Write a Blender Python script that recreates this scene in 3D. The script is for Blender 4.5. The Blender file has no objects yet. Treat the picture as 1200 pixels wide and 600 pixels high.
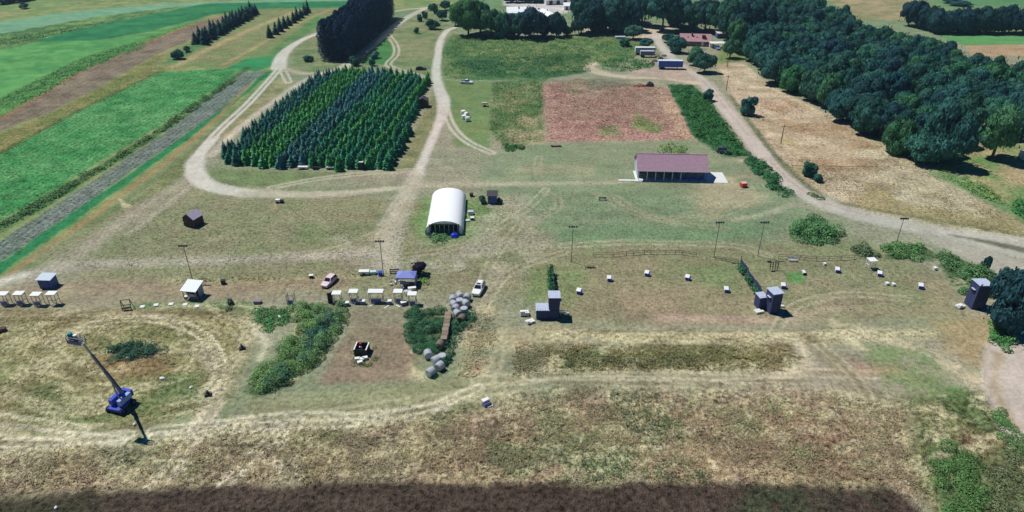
import bpy, math, random
import numpy as np
from mathutils import Vector, Matrix

# ------------------------------------------------------------------ camera, sky, sun, exposure
FPX, CAM_H, PITCH = 800.0, 73.6, math.radians(29.5)      # focal length in photo pixels (1200 wide)
SUN_EL, SUN_AZ = 61.0, 151.0                              # sun stands behind and left (math azimuth from +X)
scn = bpy.context.scene
cam_d = bpy.data.cameras.new('camera'); cam = bpy.data.objects.new('camera', cam_d)
scn.collection.objects.link(cam); scn.camera = cam
cam.location = (0, 0, CAM_H); cam.rotation_euler = (math.pi/2 - PITCH, 0, 0)
cam_d.sensor_width = 36.0; cam_d.lens = 36.0*FPX/1200.0; cam_d.clip_start = 0.5; cam_d.clip_end = 20000
scn.render.resolution_x, scn.render.resolution_y = 1024, 512

world = bpy.data.worlds.new('World'); scn.world = world; world.use_nodes = True
wn = world.node_tree.nodes; wl = world.node_tree.links
sky = wn.new('ShaderNodeTexSky'); sky.sky_type = 'NISHITA'; sky.sun_disc = False
sky.sun_elevation = math.radians(SUN_EL); sky.sun_rotation = math.radians(90-SUN_AZ) % (2*math.pi)
sky.ozone_density = 10.0; sky.air_density = 1.0; sky.dust_density = 0.0
bg = wn['Background']; bg.inputs['Strength'].default_value = 0.05
hsv = wn.new('ShaderNodeHueSaturation'); hsv.inputs['Saturation'].default_value = 1.55
wl.new(sky.outputs[0], hsv.inputs['Color']); wl.new(hsv.outputs[0], bg.inputs['Color'])

sun_d = bpy.data.lights.new('sun', 'SUN'); sun_d.energy = 5.0; sun_d.angle = math.radians(0.55); sun_d.color = (1.0, 0.98, 0.94)
sun = bpy.data.objects.new('sun', sun_d); scn.collection.objects.link(sun)
_e, _a = math.radians(SUN_EL), math.radians(SUN_AZ)
SUNV = Vector((math.cos(_e)*math.cos(_a), math.cos(_e)*math.sin(_a), math.sin(_e)))
sun.rotation_euler = SUNV.to_track_quat('Z', 'Y').to_euler(); sun.location = (0, 0, 120)

vs = scn.view_settings
vs.view_transform = 'Standard'; vs.look = 'None'; vs.exposure = -0.22; vs.gamma = 1.0; vs.use_curve_mapping = False
GAIN = 1.22                                               # display value of a sunlit albedo of 1

# ------------------------------------------------------------------ helpers
rnd = random.Random(5); rng = np.random.default_rng(11)
CT, ST = math.cos(PITCH), math.sin(PITCH)
def at(u, v, z=0.0):
    """photo pixel -> point on the horizontal plane at height z"""
    x = (u-600)/FPX; y = -(v-300)/FPX
    d = (x, CT+y*ST, -ST+y*CT); t = (CAM_H-z)/-d[2]
    return Vector((d[0]*t, d[1]*t, z))
def atn(P):
    return np.array([at(u, v)[:2] for u, v in P])
def hgt(u, v, vt):
    """height of a thing whose foot is at (u,v) and whose top is on photo row vt"""
    g = at(u, v); k = -(vt-300)/FPX; a = g.y
    return (k*a*CT - a*ST)/(CT + k*ST) + CAM_H
def ppm(u, v):
    g = at(u, v); return FPX/(g.y*CT + CAM_H*ST)
def lin(c):
    c = np.asarray(c, float)/255.0
    return np.where(c <= .04045, c/12.92, ((c+.055)/1.055)**2.4)
def alb(r, g, b): return tuple(np.clip(lin((r, g, b))/GAIN, 0.004, .85))

col = scn.collection
def link(o): col.objects.link(o); return o
def tag(o, label=None, cat=None, group=None, kind=None):
    if label: o['label'] = label
    if cat: o['category'] = cat
    if group: o['group'] = group
    if kind: o['kind'] = kind
    return o
def thing(name, label, cat, loc=(0, 0, 0), rz=0, group=None):
    o = bpy.data.objects.new(name, None); link(o); o.empty_display_size = .3
    o.location = (loc[0], loc[1], loc[2] if len(loc) > 2 else 0); o.rotation_euler = (0, 0, rz)
    return tag(o, label, cat, group)
def dup(root, loc=None, rz=None, label=None, group=None, scale=None):
    def cp(o, par):
        c = o.copy(); link(c); c.parent = par
        for ch in kids.get(o.name, []): cp(ch, c)
        return c
    kids = {}
    def walk(o):
        kids[o.name] = list(o.children)
        for ch in kids[o.name]: walk(ch)
    walk(root)
    r = cp(root, None)
    if loc is not None: r.location = (loc[0], loc[1], loc[2] if len(loc) > 2 else 0)
    if rz is not None: r.rotation_euler = (0, 0, rz)
    if label: r['label'] = label
    if group: r['group'] = group
    if scale: r.scale = scale
    return r

def np_mesh(name, V, Fq, mat=None, smooth=False):
    V = np.asarray(V, np.float32); Fq = np.asarray(Fq, np.int32)
    me = bpy.data.meshes.new(name); k = Fq.shape[1]
    me.vertices.add(len(V)); me.vertices.foreach_set('co', V.ravel())
    me.loops.add(Fq.size); me.loops.foreach_set('vertex_index', Fq.ravel())
    me.polygons.add(len(Fq)); me.polygons.foreach_set('loop_start', np.arange(0, Fq.size, k, dtype=np.int32))
    if smooth: me.polygons.foreach_set('use_smooth', np.ones(len(Fq), bool))
    me.update(calc_edges=True)
    if mat: me.materials.append(mat)
    return me
def obj(name, me, parent=None, loc=(0, 0, 0)):
    o = bpy.data.objects.new(name, me); link(o); o.location = loc
    if parent: o.parent = parent
    return o

class MB:
    def __init__(s): s.v = []; s.f = []
    def add(s, vs_, fs_):
        n = len(s.v); s.v += [tuple(p) for p in vs_]; s.f += [tuple(i+n for i in f) for f in fs_]; return s
    def box(s, c, d, rz=0, rot=None):
        m = rot if rot is not None else Matrix.Rotation(rz, 3, 'Z'); c = Vector(c)
        P = [c + m @ Vector((x*d[0]/2, y*d[1]/2, z*d[2]/2)) for z in (-1, 1) for y in (-1, 1) for x in (-1, 1)]
        return s.add(P, [(0, 2, 3, 1), (4, 5, 7, 6), (0, 1, 5, 4), (2, 6, 7, 3), (0, 4, 6, 2), (1, 3, 7, 5)])
    def bar(s, a, b, w, h=None):
        a, b = Vector(a), Vector(b); d = b-a
        q = d.to_track_quat('X', 'Z').to_matrix()
        return s.box((a+b)/2, (d.length, w, h or w), rot=q)
    def cyl(s, a, b, r, n=10, r2=None):
        a, b = Vector(a), Vector(b); r2 = r if r2 is None else r2
        q = (b-a).to_track_quat('Z', 'Y').to_matrix(); P = []
        for p, rr in ((a, r), (b, r2)):
            for i in range(n):
                t = 2*math.pi*i/n; P.append(p + q @ Vector((rr*math.cos(t), rr*math.sin(t), 0)))
        F = [(i, (i+1) % n, n+(i+1) % n, n+i) for i in range(n)] + [tuple(range(n))[::-1], tuple(range(n, 2*n))]
        return s.add(P, F)
    def loft(s, secs, cap=True):
        n = len(secs[0]); P = [p for sec in secs for p in sec]; F = []
        for k in range(len(secs)-1):
            for i in range(n):
                F.append((k*n+i, k*n+(i+1) % n, (k+1)*n+(i+1) % n, (k+1)*n+i))
        if cap: F += [tuple(range(n))[::-1], tuple(range((len(secs)-1)*n, len(secs)*n))]
        return s.add(P, F)
    def quad(s, *p): return s.add(p, [tuple(range(len(p)))])
    def build(s, name, mat, parent=None, bevel=0, smooth=False, loc=(0, 0, 0)):
        me = bpy.data.meshes.new(name); me.from_pydata(s.v, [], s.f); me.update()
        if smooth:
            for p in me.polygons: p.use_smooth = True
        me.materials.append(mat); o = obj(name, me, parent, loc)
        if bevel:
            b = o.modifiers.new('bevel', 'BEVEL'); b.width = bevel; b.segments = 2; b.limit_method = 'ANGLE'
        return o

# ------------------------------------------------------------------ materials
MATS = {}
def mat(name, c, rough=.7, var=.18, scale=2.0, metal=0.0, spec=.35, bump=.0, srgb=True):
    if name in MATS: return MATS[name]
    m = bpy.data.materials.new(name); m.use_nodes = True; N = m.node_tree.nodes; L = m.node_tree.links
    b = N['Principled BSDF']; b.inputs['Roughness'].default_value = rough; b.inputs['Metallic'].default_value = metal
    b.inputs['Specular IOR Level'].default_value = spec
    a = tuple(lin(c)) if srgb else c
    tc = N.new('ShaderNodeTexCoord'); nz = N.new('ShaderNodeTexNoise'); nz.inputs['Scale'].default_value = scale; nz.inputs['Detail'].default_value = 5
    L.new(tc.outputs['Object'], nz.inputs['Vector'])
    mx = N.new('ShaderNodeMix'); mx.data_type = 'RGBA'
    mx.inputs['A'].default_value = (*[max(0, x*(1-var*1.6)) for x in a], 1); mx.inputs['B'].default_value = (*[min(1, x*(1+var*1.2)) for x in a], 1)
    L.new(nz.outputs[0], mx.inputs['Factor']); L.new(mx.outputs['Result'], b.inputs['Base Color'])
    if bump:
        bp = N.new('ShaderNodeBump'); bp.inputs['Strength'].default_value = bump; bp.inputs['Distance'].default_value = .05
        L.new(nz.outputs[0], bp.inputs['Height']); L.new(bp.outputs[0], b.inputs['Normal'])
    MATS[name] = m; return m
def foliage_mat(name, rough=.75, trans=.18, var=.45):
    """leaf colour comes from the object's own colour; every leaf differs a little"""
    m = bpy.data.materials.new(name); m.use_nodes = True; N = m.node_tree.nodes; L = m.node_tree.links
    b = N['Principled BSDF']; b.inputs['Roughness'].default_value = rough; b.inputs['Specular IOR Level'].default_value = .15
    oi = N.new('ShaderNodeObjectInfo'); ge = N.new('ShaderNodeNewGeometry'); tc = N.new('ShaderNodeTexCoord')
    nz = N.new('ShaderNodeTexNoise'); nz.inputs['Scale'].default_value = .55; nz.inputs['Detail'].default_value = 3
    L.new(ge.outputs['Position'], nz.inputs['Vector'])
    mr = N.new('ShaderNodeMapRange'); mr.inputs['To Min'].default_value = 1-var; mr.inputs['To Max'].default_value = 1+var
    L.new(ge.outputs['Random Per Island'], mr.inputs['Value'])
    mr2 = N.new('ShaderNodeMapRange'); mr2.inputs['From Min'].default_value = .3; mr2.inputs['From Max'].default_value = .7
    mr2.inputs['To Min'].default_value = .7; mr2.inputs['To Max'].default_value = 1.35
    L.new(nz.outputs[0], mr2.inputs['Value'])
    mu = N.new('ShaderNodeMath'); mu.operation = 'MULTIPLY'; L.new(mr.outputs[0], mu.inputs[0]); L.new(mr2.outputs[0], mu.inputs[1])
    vm = N.new('ShaderNodeVectorMath'); vm.operation = 'SCALE'; L.new(oi.outputs['Color'], vm.inputs[0]); L.new(mu.outputs[0], vm.inputs['Scale'])
    hs = N.new('ShaderNodeHueSaturation'); mh = N.new('ShaderNodeMapRange'); mh.inputs['To Min'].default_value = .475; mh.inputs['To Max'].default_value = .525
    L.new(oi.outputs['Random'], mh.inputs['Value']); L.new(mh.outputs[0], hs.inputs['Hue']); L.new(vm.outputs[0], hs.inputs['Color'])
    L.new(hs.outputs[0], b.inputs['Base Color'])
    tr = N.new('ShaderNodeBsdfTranslucent'); L.new(hs.outputs[0], tr.inputs['Color'])
    ms = N.new('ShaderNodeMixShader'); ms.inputs[0].default_value = trans
    L.new(b.outputs[0], ms.inputs[1]); L.new(tr.outputs[0], ms.inputs[2]); L.new(ms.outputs[0], N['Material Output'].inputs['Surface'])
    return m
LEAF = foliage_mat('leaf')
def grass_mat():
    m = bpy.data.materials.new('grass_blade'); m.use_nodes = True; N = m.node_tree.nodes; L = m.node_tree.links
    b = N['Principled BSDF']; b.inputs['Roughness'].default_value = .95; b.inputs['Specular IOR Level'].default_value = .05
    ca = N.new('ShaderNodeAttribute'); ca.attribute_name = 'Col'; ge = N.new('ShaderNodeNewGeometry')
    mr = N.new('ShaderNodeMapRange'); mr.inputs['To Min'].default_value = .75; mr.inputs['To Max'].default_value = 1.45; L.new(ge.outputs['Random Per Island'], mr.inputs['Value'])
    vm = N.new('ShaderNodeVectorMath'); vm.operation = 'SCALE'; L.new(ca.outputs['Color'], vm.inputs[0]); L.new(mr.outputs[0], vm.inputs['Scale']); L.new(vm.outputs[0], b.inputs['Base Color'])
    tr = N.new('ShaderNodeBsdfTranslucent'); L.new(vm.outputs[0], tr.inputs['Color']); ms = N.new('ShaderNodeMixShader'); ms.inputs[0].default_value = .25
    L.new(b.outputs[0], ms.inputs[1]); L.new(tr.outputs[0], ms.inputs[2]); L.new(ms.outputs[0], N['Material Output'].inputs['Surface'])
    return m
GRASS = grass_mat()
BARK = mat('bark', (92, 80, 66), .9, .3, 3)

def ground_mat():
    m = bpy.data.materials.new('ground_surface'); m.use_nodes = True; N = m.node_tree.nodes; L = m.node_tree.links
    b = N['Principled BSDF']; b.inputs['Roughness'].default_value = .95; b.inputs['Specular IOR Level'].default_value = .08
    ca = N.new('ShaderNodeAttribute'); ca.attribute_name = 'Col'; da = N.new('ShaderNodeAttribute'); da.attribute_name = 'det'
    ge = N.new('ShaderNodeNewGeometry')
    def noise(s, d=4, w=.5):
        n = N.new('ShaderNodeTexNoise'); n.inputs['Scale'].default_value = s; n.inputs['Detail'].default_value = d
        L.new(ge.outputs['Position'], n.inputs['Vector'])
        a = N.new('ShaderNodeMath'); a.operation = 'MULTIPLY_ADD'; a.inputs[1].default_value = w; a.inputs[2].default_value = -w*.5
        L.new(n.outputs[0], a.inputs[0]); return a, n
    a1, n1 = noise(.25, 5, 1.2); a2, n2 = noise(1.3, 4, 3.0); a3, n3 = noise(5.0, 3, 2.2)
    s1 = N.new('ShaderNodeMath'); L.new(a1.outputs[0], s1.inputs[0]); L.new(a2.outputs[0], s1.inputs[1])
    s2 = N.new('ShaderNodeMath'); L.new(s1.outputs[0], s2.inputs[0]); L.new(a3.outputs[0], s2.inputs[1])
    am = N.new('ShaderNodeMath'); am.operation = 'MULTIPLY_ADD'; am.inputs[2].default_value = 1.0
    L.new(s2.outputs[0], am.inputs[0]); L.new(da.outputs['Fac'], am.inputs[1])
    cl = N.new('ShaderNodeClamp'); cl.inputs['Min'].default_value = .35; cl.inputs['Max'].default_value = 1.8; L.new(am.outputs[0], cl.inputs[0])
    vm = N.new('ShaderNodeVectorMath'); vm.operation = 'SCALE'; L.new(ca.outputs['Color'], vm.inputs[0]); L.new(cl.outputs[0], vm.inputs['Scale'])
    # bare gaps and dead thatch between the tufts
    n4 = N.new('ShaderNodeTexNoise'); n4.inputs['Scale'].default_value = 1.15; n4.inputs['Detail'].default_value = 4; L.new(ge.outputs['Position'], n4.inputs['Vector'])
    mg = N.new('ShaderNodeMapRange'); mg.inputs['From Min'].default_value = .56; mg.inputs['From Max'].default_value = .66; L.new(n4.outputs[0], mg.inputs['Value'])
    mgd = N.new('ShaderNodeMath'); mgd.operation = 'MULTIPLY'; mgd.use_clamp = True; L.new(mg.outputs[0], mgd.inputs[0]); L.new(da.outputs['Fac'], mgd.inputs[1])
    gapc = N.new('ShaderNodeMix'); gapc.data_type = 'RGBA'; gapc.blend_type = 'MULTIPLY'; gapc.inputs['B'].default_value = (.42, .40, .32, 1)
    L.new(mgd.outputs[0], gapc.inputs['Factor']); L.new(vm.outputs[0], gapc.inputs['A']); L.new(gapc.outputs['Result'], b.inputs['Base Color'])
    bp = N.new('ShaderNodeBump'); bp.inputs['Distance'].default_value = .18
    bs = N.new('ShaderNodeMath'); bs.operation = 'MULTIPLY'; bs.inputs[1].default_value = 1.3; bs.use_clamp = True
    L.new(da.outputs['Fac'], bs.inputs[0]); L.new(bs.outputs[0], bp.inputs['Strength'])
    L.new(s2.outputs[0], bp.inputs['Height']); L.new(bp.outputs[0], b.inputs['Normal'])
    return m
GROUND = ground_mat()

# ------------------------------------------------------------------ noise and distance fields (numpy)
_perm = np.random.default_rng(3).permutation(4096).astype(np.int64); _val = np.random.default_rng(4).random(4096)
def vnoise(x, y, seed=0):
    xi = np.floor(x).astype(np.int64); yi = np.floor(y).astype(np.int64); fx = x-xi; fy = y-yi
    fx = fx*fx*(3-2*fx); fy = fy*fy*(3-2*fy)
    h = lambda a, b: _val[_perm[(_perm[(a+seed*131) & 4095]+b) & 4095]]
    return (h(xi, yi)*(1-fx)+h(xi+1, yi)*fx)*(1-fy)+(h(xi, yi+1)*(1-fx)+h(xi+1, yi+1)*fx)*fy
def fbm(x, y, scale, octv=4, seed=0):
    s = 0; a = .5; t = 0
    for k in range(octv):
        s = s + a*vnoise(x/scale, y/scale, seed+k*7); t += a; a *= .55; scale *= .5
    return s/t-.5
def seg_d(X, Y, a, b):
    dx, dy = b-a; l2 = dx*dx+dy*dy+1e-9
    t = np.clip(((X-a[0])*dx+(Y-a[1])*dy)/l2, 0, 1)
    return np.hypot(X-a[0]-t*dx, Y-a[1]-t*dy), t
def poly_sd(X, Y, P):
    d = np.full(X.shape, 1e9); ins = np.zeros(X.shape, bool); n = len(P)
    for i in range(n):
        a, b = P[i], P[(i+1) % n]
        d = np.minimum(d, seg_d(X, Y, a, b)[0])
        if a[1] != b[1]:
            c = ((a[1] > Y) != (b[1] > Y)) & (X < (b[0]-a[0])*(Y-a[1])/(b[1]-a[1])+a[0]); ins ^= c
    return np.where(ins, -d, d)
def smooth_line(P, n=6):
    P = np.asarray(P, float); out = []
    Q = np.vstack([2*P[0]-P[1], P, 2*P[-1]-P[-2]])
    for i in range(1, len(Q)-2):
        p0, p1, p2, p3 = Q[i-1:i+3]
        for k in range(n):
            t = k/n; out.append(.5*((2*p1)+(-p0+p2)*t+(2*p0-5*p1+4*p2-p3)*t*t+(-p0+3*p1-3*p2+p3)*t**3))
    out.append(P[-1]); return np.array(out)

# ------------------------------------------------------------------ the terrain sheet
def rows_cols():
    ys = [40.0]
    while ys[-1] < 560: ys.append(ys[-1]*1.0046)
    ys = [-1500, -300, -60, 0, 20, 32] + ys + [600, 660, 740, 860, 1050, 1400, 2000, 3000, 4400]
    us = list(np.linspace(-1, 1, 1001)); us = [-12, -5, -2.4, -1.5, -1.15]+us+[1.15, 1.5, 2.4, 5, 12]
    return np.array(ys, float), np.array(us)
_ys, _us = rows_cols()
_hw = .74*np.clip(_ys, 40, 560)+28
GX = (_us[None, :]*_hw[:, None]); GY = np.repeat(_ys[:, None], len(_us), 1)
NR, NC = GX.shape
X = GX.ravel(); Y = GY.ravel(); NV = X.size
FINE = ((np.abs(_us)[None, :] <= 1) & ((_ys >= 40) & (_ys <= 560))[:, None]).ravel()
n20 = fbm(X, Y, 22, 4, 1); n6 = fbm(X, Y, 6, 4, 2); n2 = fbm(X, Y, 1.8, 3, 3); n60 = fbm(X, Y, 70, 3, 9)
C = np.empty((NV, 3)); AMP = np.full(NV, .05); DET = np.full(NV, .3); REG = np.zeros(NV, np.int8); ROW = np.zeros(NV)
REGN = ['ground', 'gravel_road', 'crop_field', 'ploughed_field', 'dirt_track', 'meadow', 'concrete_slab_none']
def A(r, g, b): return np.array(alb(r, g, b))
def mixc(c, w): 
    global C
    C += (np.asarray(c)-C)*w[:, None]

def paint(sd, idx, c, soft=.6, wob=.6, ws=None, a=1.0, amp=None, det=None, reg=None, c2=None, c2n=None, patch=None):
    w_ = sd + wob*2*(n6[idx] if ws is None else fbm(X[idx], Y[idx], ws, 3, 5)) + wob*1.2*n2[idx]
    k = np.clip(.5-w_/(2*soft), 0, 1); k = k*k*(3-2*k)*a
    if patch:
        sc, th, sd_ = patch; q = fbm(X[idx], Y[idx], sc, 4, sd_); k = k*np.clip((q-th)*7+.5, 0, 1)
    cc = np.broadcast_to(np.asarray(c), (len(idx), 3))
    if c2 is not None:
        t = np.clip(.5+(c2n[idx] if c2n is not None else n6[idx])*2.6, 0, 1)[:, None]; cc = cc*(1-t)+np.asarray(c2)*t
    C[idx] += (cc-C[idx])*k[:, None]
    if amp is not None: AMP[idx] += (amp-AMP[idx])*k
    if det is not None: DET[idx] += (det-DET[idx])*k
    if reg is not None: REG[idx[k > .5]] = reg
    return k
def near(P, m):
    lo = P.min(0)-m; hi = P.max(0)+m
    return np.nonzero((X > lo[0]) & (X < hi[0]) & (Y > lo[1]) & (Y < hi[1]))[0]
def field(pix, c, **k):
    P = atn(pix); m = 3+k.get('soft', .6)*2+k.get('wob', .6)*2; idx = near(P, m)
    if len(idx) == 0: return
    kk = paint(poly_sd(X[idx], Y[idx], P), idx, c, **k); return idx, kk
def track(pix, wpx, c, sm=True, double=0, **k):
    """a strip along photo points; wpx is its width in metres (number or one per point)"""
    P = atn(pix); W = np.full(len(P), wpx, float) if np.isscalar(wpx) else np.array(wpx, float)
    if sm:
        T = smooth_line(np.column_stack([P, W]), 5); P, W = T[:, :2], T[:, 2]
    m = W.max()+3+k.get('soft', .6)*2+k.get('wob', .6)*2; idx = near(P, m)
    if len(idx) == 0: return
    x, y = X[idx], Y[idx]; best = np.full(len(idx), 1e9)
    for i in range(len(P)-1):
        d, t = seg_d(x, y, P[i], P[i+1]); w = W[i]+(W[i+1]-W[i])*t
        e = (np.abs(d-double)-w/2) if double else d-w/2
        if double: e = np.where(d < 1e8, e, 1e9)
        best = np.minimum(best, e) if not double else np.where(d < _dmin(best, d, i), e, best)
    return paint(best, idx, c, **k)
_dm = {}
def _dmin(best, d, i):
    if i == 0: _dm['d'] = np.full(d.shape, 1e9)
    o = _dm['d'].copy(); _dm['d'] = np.minimum(o, d); return o
def ruts(pix, c, gap=.85, w=.7, **k):
    """two wheel ruts"""
    k["soft"] = min(k.get("soft", .4), .42); k["wob"] = .14; k["a"] = min(1, k.get("a", 1)*1.15)
    P = smooth_line(atn(pix), 5); idx = near(P, 5)
    if len(idx) == 0: return
    dist = np.full(len(idx), 1e9)
    for i in range(len(P)-1): dist = np.minimum(dist, seg_d(X[idx], Y[idx], P[i], P[i+1])[0])
    return paint(np.abs(dist-gap)-w/2, idx, c, **k)
def rows(idx_k, pix_dir, period, amt, hz=0.0):
    idx, k = idx_k; a, b = atn(pix_dir); d = (b-a)/np.hypot(*(b-a)); q = (X[idx]*-d[1]+Y[idx]*d[0])
    s = np.sin(2*math.pi*(q+.35*n6[idx])/period); C[idx] *= (1+amt*s*k)[:, None]; ROW[idx] += hz*s*k

STRAW = A(190, 182, 138); DRY = A(158, 152, 114); TAN = A(168, 156, 122); OLIVE = A(122, 130, 86); LAWN = A(118, 138, 92)
GREEN = A(84, 138, 76); DGREEN = A(58, 104, 66); BROWN = A(142, 124, 98); GRAVEL = A(208, 203, 190); SOIL = A(82, 66, 56)

# base: dry turf with patches of green
t = np.clip(.5+n20*2.2+n6*1.0, 0, 1)[:, None]
C[:] = A(158, 154, 124)*(1-t)+A(132, 140, 104)*t
far = np.clip((Y-330)/120, 0, 1)[:, None]; C[:] = C*(1-far)+A(112, 140, 92)*far

# far left and far centre: crops and margins
field([(-160, -8), (560, -8), (520, 12), (420, 10), (340, 40), (330, 90), (0, 345), (-160, 345)], A(112, 140, 82), c2=A(140, 146, 92), soft=3, det=.25)
field([(-200, 34), (30, 8), (110, -2), (400, -8), (-200, -8)], A(124, 146, 88), c2=A(98, 138, 80), soft=3)
field([(-160, 34), (0, 26), (70, 15), (190, 4), (420, -3), (420, 2), (210, 8), (120, 20), (0, 44), (-160, 60)], A(116, 158, 118), soft=2, det=.12, reg=2)
field([(-160, 60), (0, 40), (110, 20), (215, 7), (160, 21), (90, 36), (45, 50), (-160, 82)], A(88, 128, 74), c2=A(124, 158, 92), soft=2, det=.5, amp=.25)
field([(40, 49), (90, 34), (160, 20), (240, 4), (420, 1), (420, 8), (300, 12), (250, 17), (180, 36), (120, 47), (60, 50)], A(46, 118, 72), c2=A(58, 126, 74), soft=2, det=.12, reg=2)
field([(-160, 88), (0, 58), (50, 49), (120, 47), (175, 38), (235, 22), (225, 28), (165, 47), (95, 69), (50, 92), (0, 122), (-160, 190)], A(80, 146, 78), c2=A(100, 156, 84), soft=2, det=.14, reg=2)
field([(-160, 186), (0, 115), (50, 90), (95, 68), (165, 46), (230, 24), (238, 26), (170, 54), (100, 82), (0, 138), (-160, 208)], A(112, 160, 86), c2=A(80, 128, 66), soft=1.5, det=.6, amp=.35)
ik = field([(-160, 208), (0, 138), (100, 81), (160, 55), (225, 29), (285, 12), (310, 10), (255, 32), (180, 66), (110, 106), (60, 131), (0, 154), (-160, 232)], A(128, 116, 92), c2=A(142, 130, 104), soft=1.2, det=.35, amp=.1, reg=3)
rows(ik, [(0, 146), (180, 60)], 3.2, .07)
track([(0, 140), (100, 82), (160, 56), (225, 29), (285, 12)], 2.2, A(164, 132, 92), soft=1.2, a=.75)
field([(-160, 236), (0, 156), (60, 132), (110, 107), (180, 67), (265, 40), (285, 72), (190, 84), (90, 130), (0, 180), (-160, 268)], A(126, 136, 76), c2=A(148, 142, 88), soft=1.5, det=.5, amp=.2)
field([(172, 78), (205, 62), (260, 34), (310, 10), (420, 9), (330, 55), (320, 72), (275, 80)], A(138, 140, 92), c2=A(118, 136, 84), soft=2, det=.35)
track([(205, 78), (250, 55), (300, 32), (350, 12)], 4.0, A(176, 160, 112), soft=2, a=.8)
track([(262, 76), (300, 55), (340, 32), (385, 12)], 2.6, A(172, 156, 108), soft=1.5, a=.75)
field([(190, 74), (215, 58), (275, 26), (296, 20), (270, 38), (235, 56), (205, 74)], A(74, 128, 72), soft=1.5, a=.8)
field([(300, 76), (318, 58), (336, 45), (372, 18), (384, 22), (345, 52), (326, 76)], A(84, 132, 74), c2=A(108, 138, 82), soft=1.5)
field([(262, 82), (290, 68), (322, 66), (318, 78), (300, 84)], A(60, 136, 80), soft=1, det=.15, reg=2)
ik = field([(-160, 270), (0, 181), (90, 132), (190, 84), (280, 80), (262, 98), (180, 152), (90, 206), (0, 258), (-160, 350)], A(76, 152, 82), c2=A(102, 164, 96), soft=.8, det=.6, amp=.14, reg=2)
rows(ik, [(0, 225), (190, 110)], 1.9, .09, .10)
track([(0, 180), (90, 131), (190, 83)], 2.0, A(92, 118, 66), soft=1, a=.9, det=.6, amp=.2)
track([(0, 268), (90, 214), (180, 159), (262, 102), (290, 80)], [4.5, 4.2, 4, 3.5, 3], A(76, 114, 66), soft=1.2, det=.6, amp=.35, c2=A(94, 128, 76))
ik = field([(-160, 385), (0, 282), (100, 218), (190, 158), (285, 86), (312, 82), (255, 132), (150, 204), (0, 308), (-160, 415)], A(138, 146, 130), c2=A(122, 136, 116), soft=.7, det=.55, amp=.1, reg=3)
rows(ik, [(0, 295), (200, 160)], 1.9, .12, .10)
track([(-60, 358), (0, 314), (150, 209), (252, 136), (315, 85)], [3.6, 3.4, 3, 2.6, 2.2], A(52, 128, 76), soft=.6, det=.3, amp=.2, reg=2)
track([(-40, 362), (20, 315), (130, 238), (225, 165), (292, 100)], [1.8, 1.8, 1.8, 1.6, 1.6], A(160, 134, 92), soft=.7, a=.85)
track([(30, 318), (135, 245), (230, 172), (298, 108)], 2.2, A(112, 126, 78), soft=1, a=.8)
# olive verge west of the loop road
field([(70, 300), (150, 240), (240, 165), (315, 95), (322, 100), (250, 165), (222, 200), (150, 255), (95, 305)], A(124, 132, 84), c2=A(142, 142, 96), soft=1.5, det=.4)
track([(150, 240), (165, 257)], .7, STRAW, soft=.5); track([(139, 232), (150, 246)], .8, STRAW, soft=.5)

# centre back: weedy fields
field([(360, 40), (470, 20), (505, 12), (530, 34), (518, 45), (512, 95), (340, 82), (345, 56)], A(112, 134, 86), c2=A(138, 140, 98), soft=2, det=.35, amp=.08)
field([(440, 50), (455, 44), (466, 58), (455, 76), (425, 76)], A(78, 130, 72), soft=1.2)
field([(530, 40), (720, 42), (770, 46), (745, 66), (720, 75), (690, 73), (682, 86), (640, 92), (580, 94), (520, 92), (516, 60)], A(88, 126, 74), c2=A(122, 138, 84), soft=1.5, det=.6, amp=.35)
field([(518, 70), (580, 66), (690, 64), (690, 84), (640, 92), (560, 90)], A(62, 108, 66), soft=2, det=.6, a=.8, amp=.4, patch=(14, -.06, 30))
field([(520, 94), (578, 96), (574, 178), (535, 170), (520, 130)], A(120, 138, 84), c2=A(106, 132, 80), soft=1.5, det=.25)
field([(578, 96), (640, 92), (636, 165), (592, 176), (574, 150)], A(82, 124, 68), c2=A(132, 140, 92), soft=1.2, det=.6, amp=.25)
ik = field([(636, 97), (680, 92), (782, 103), (800, 135), (814, 164), (640, 166)], A(184, 150, 128), c2=A(168, 146, 118), soft=.8, det=.6, amp=.15, reg=3)
field([(636, 97), (814, 164), (640, 166)], A(194, 152, 132), soft=2, a=.5, patch=(9, 0, 41))
field([(686, 92), (735, 90), (745, 100), (690, 105)], A(134, 132, 104), soft=1.5, a=.9); field([(700, 148), (725, 146), (728, 158), (705, 160)], A(136, 148, 96), soft=1.5, a=.9); field([(655, 95), (680, 93), (700, 108), (670, 112)], A(146, 146, 104), soft=2, a=.7, patch=(4, -.05, 47)); field([(770, 104), (790, 120), (814, 163), (795, 160), (780, 130)], A(206, 180, 140), soft=2, a=.8); field([(745, 132), (778, 150), (770, 156), (740, 150)], A(130, 150, 88), soft=1.2, a=.95)
field([(590, 140), (640, 130), (636, 170), (598, 172)], A(170, 160, 118), soft=2, a=.8, patch=(7, 0, 45))
field([(782, 98), (812, 100), (832, 118), (872, 176), (884, 183), (848, 184), (812, 160)], A(56, 108, 64), soft=.8, det=.6, amp=.5, reg=5)
field([(866, 186), (890, 184), (934, 231), (912, 230)], A(54, 108, 66), soft=.8, det=.6, amp=.5, reg=5)
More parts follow.
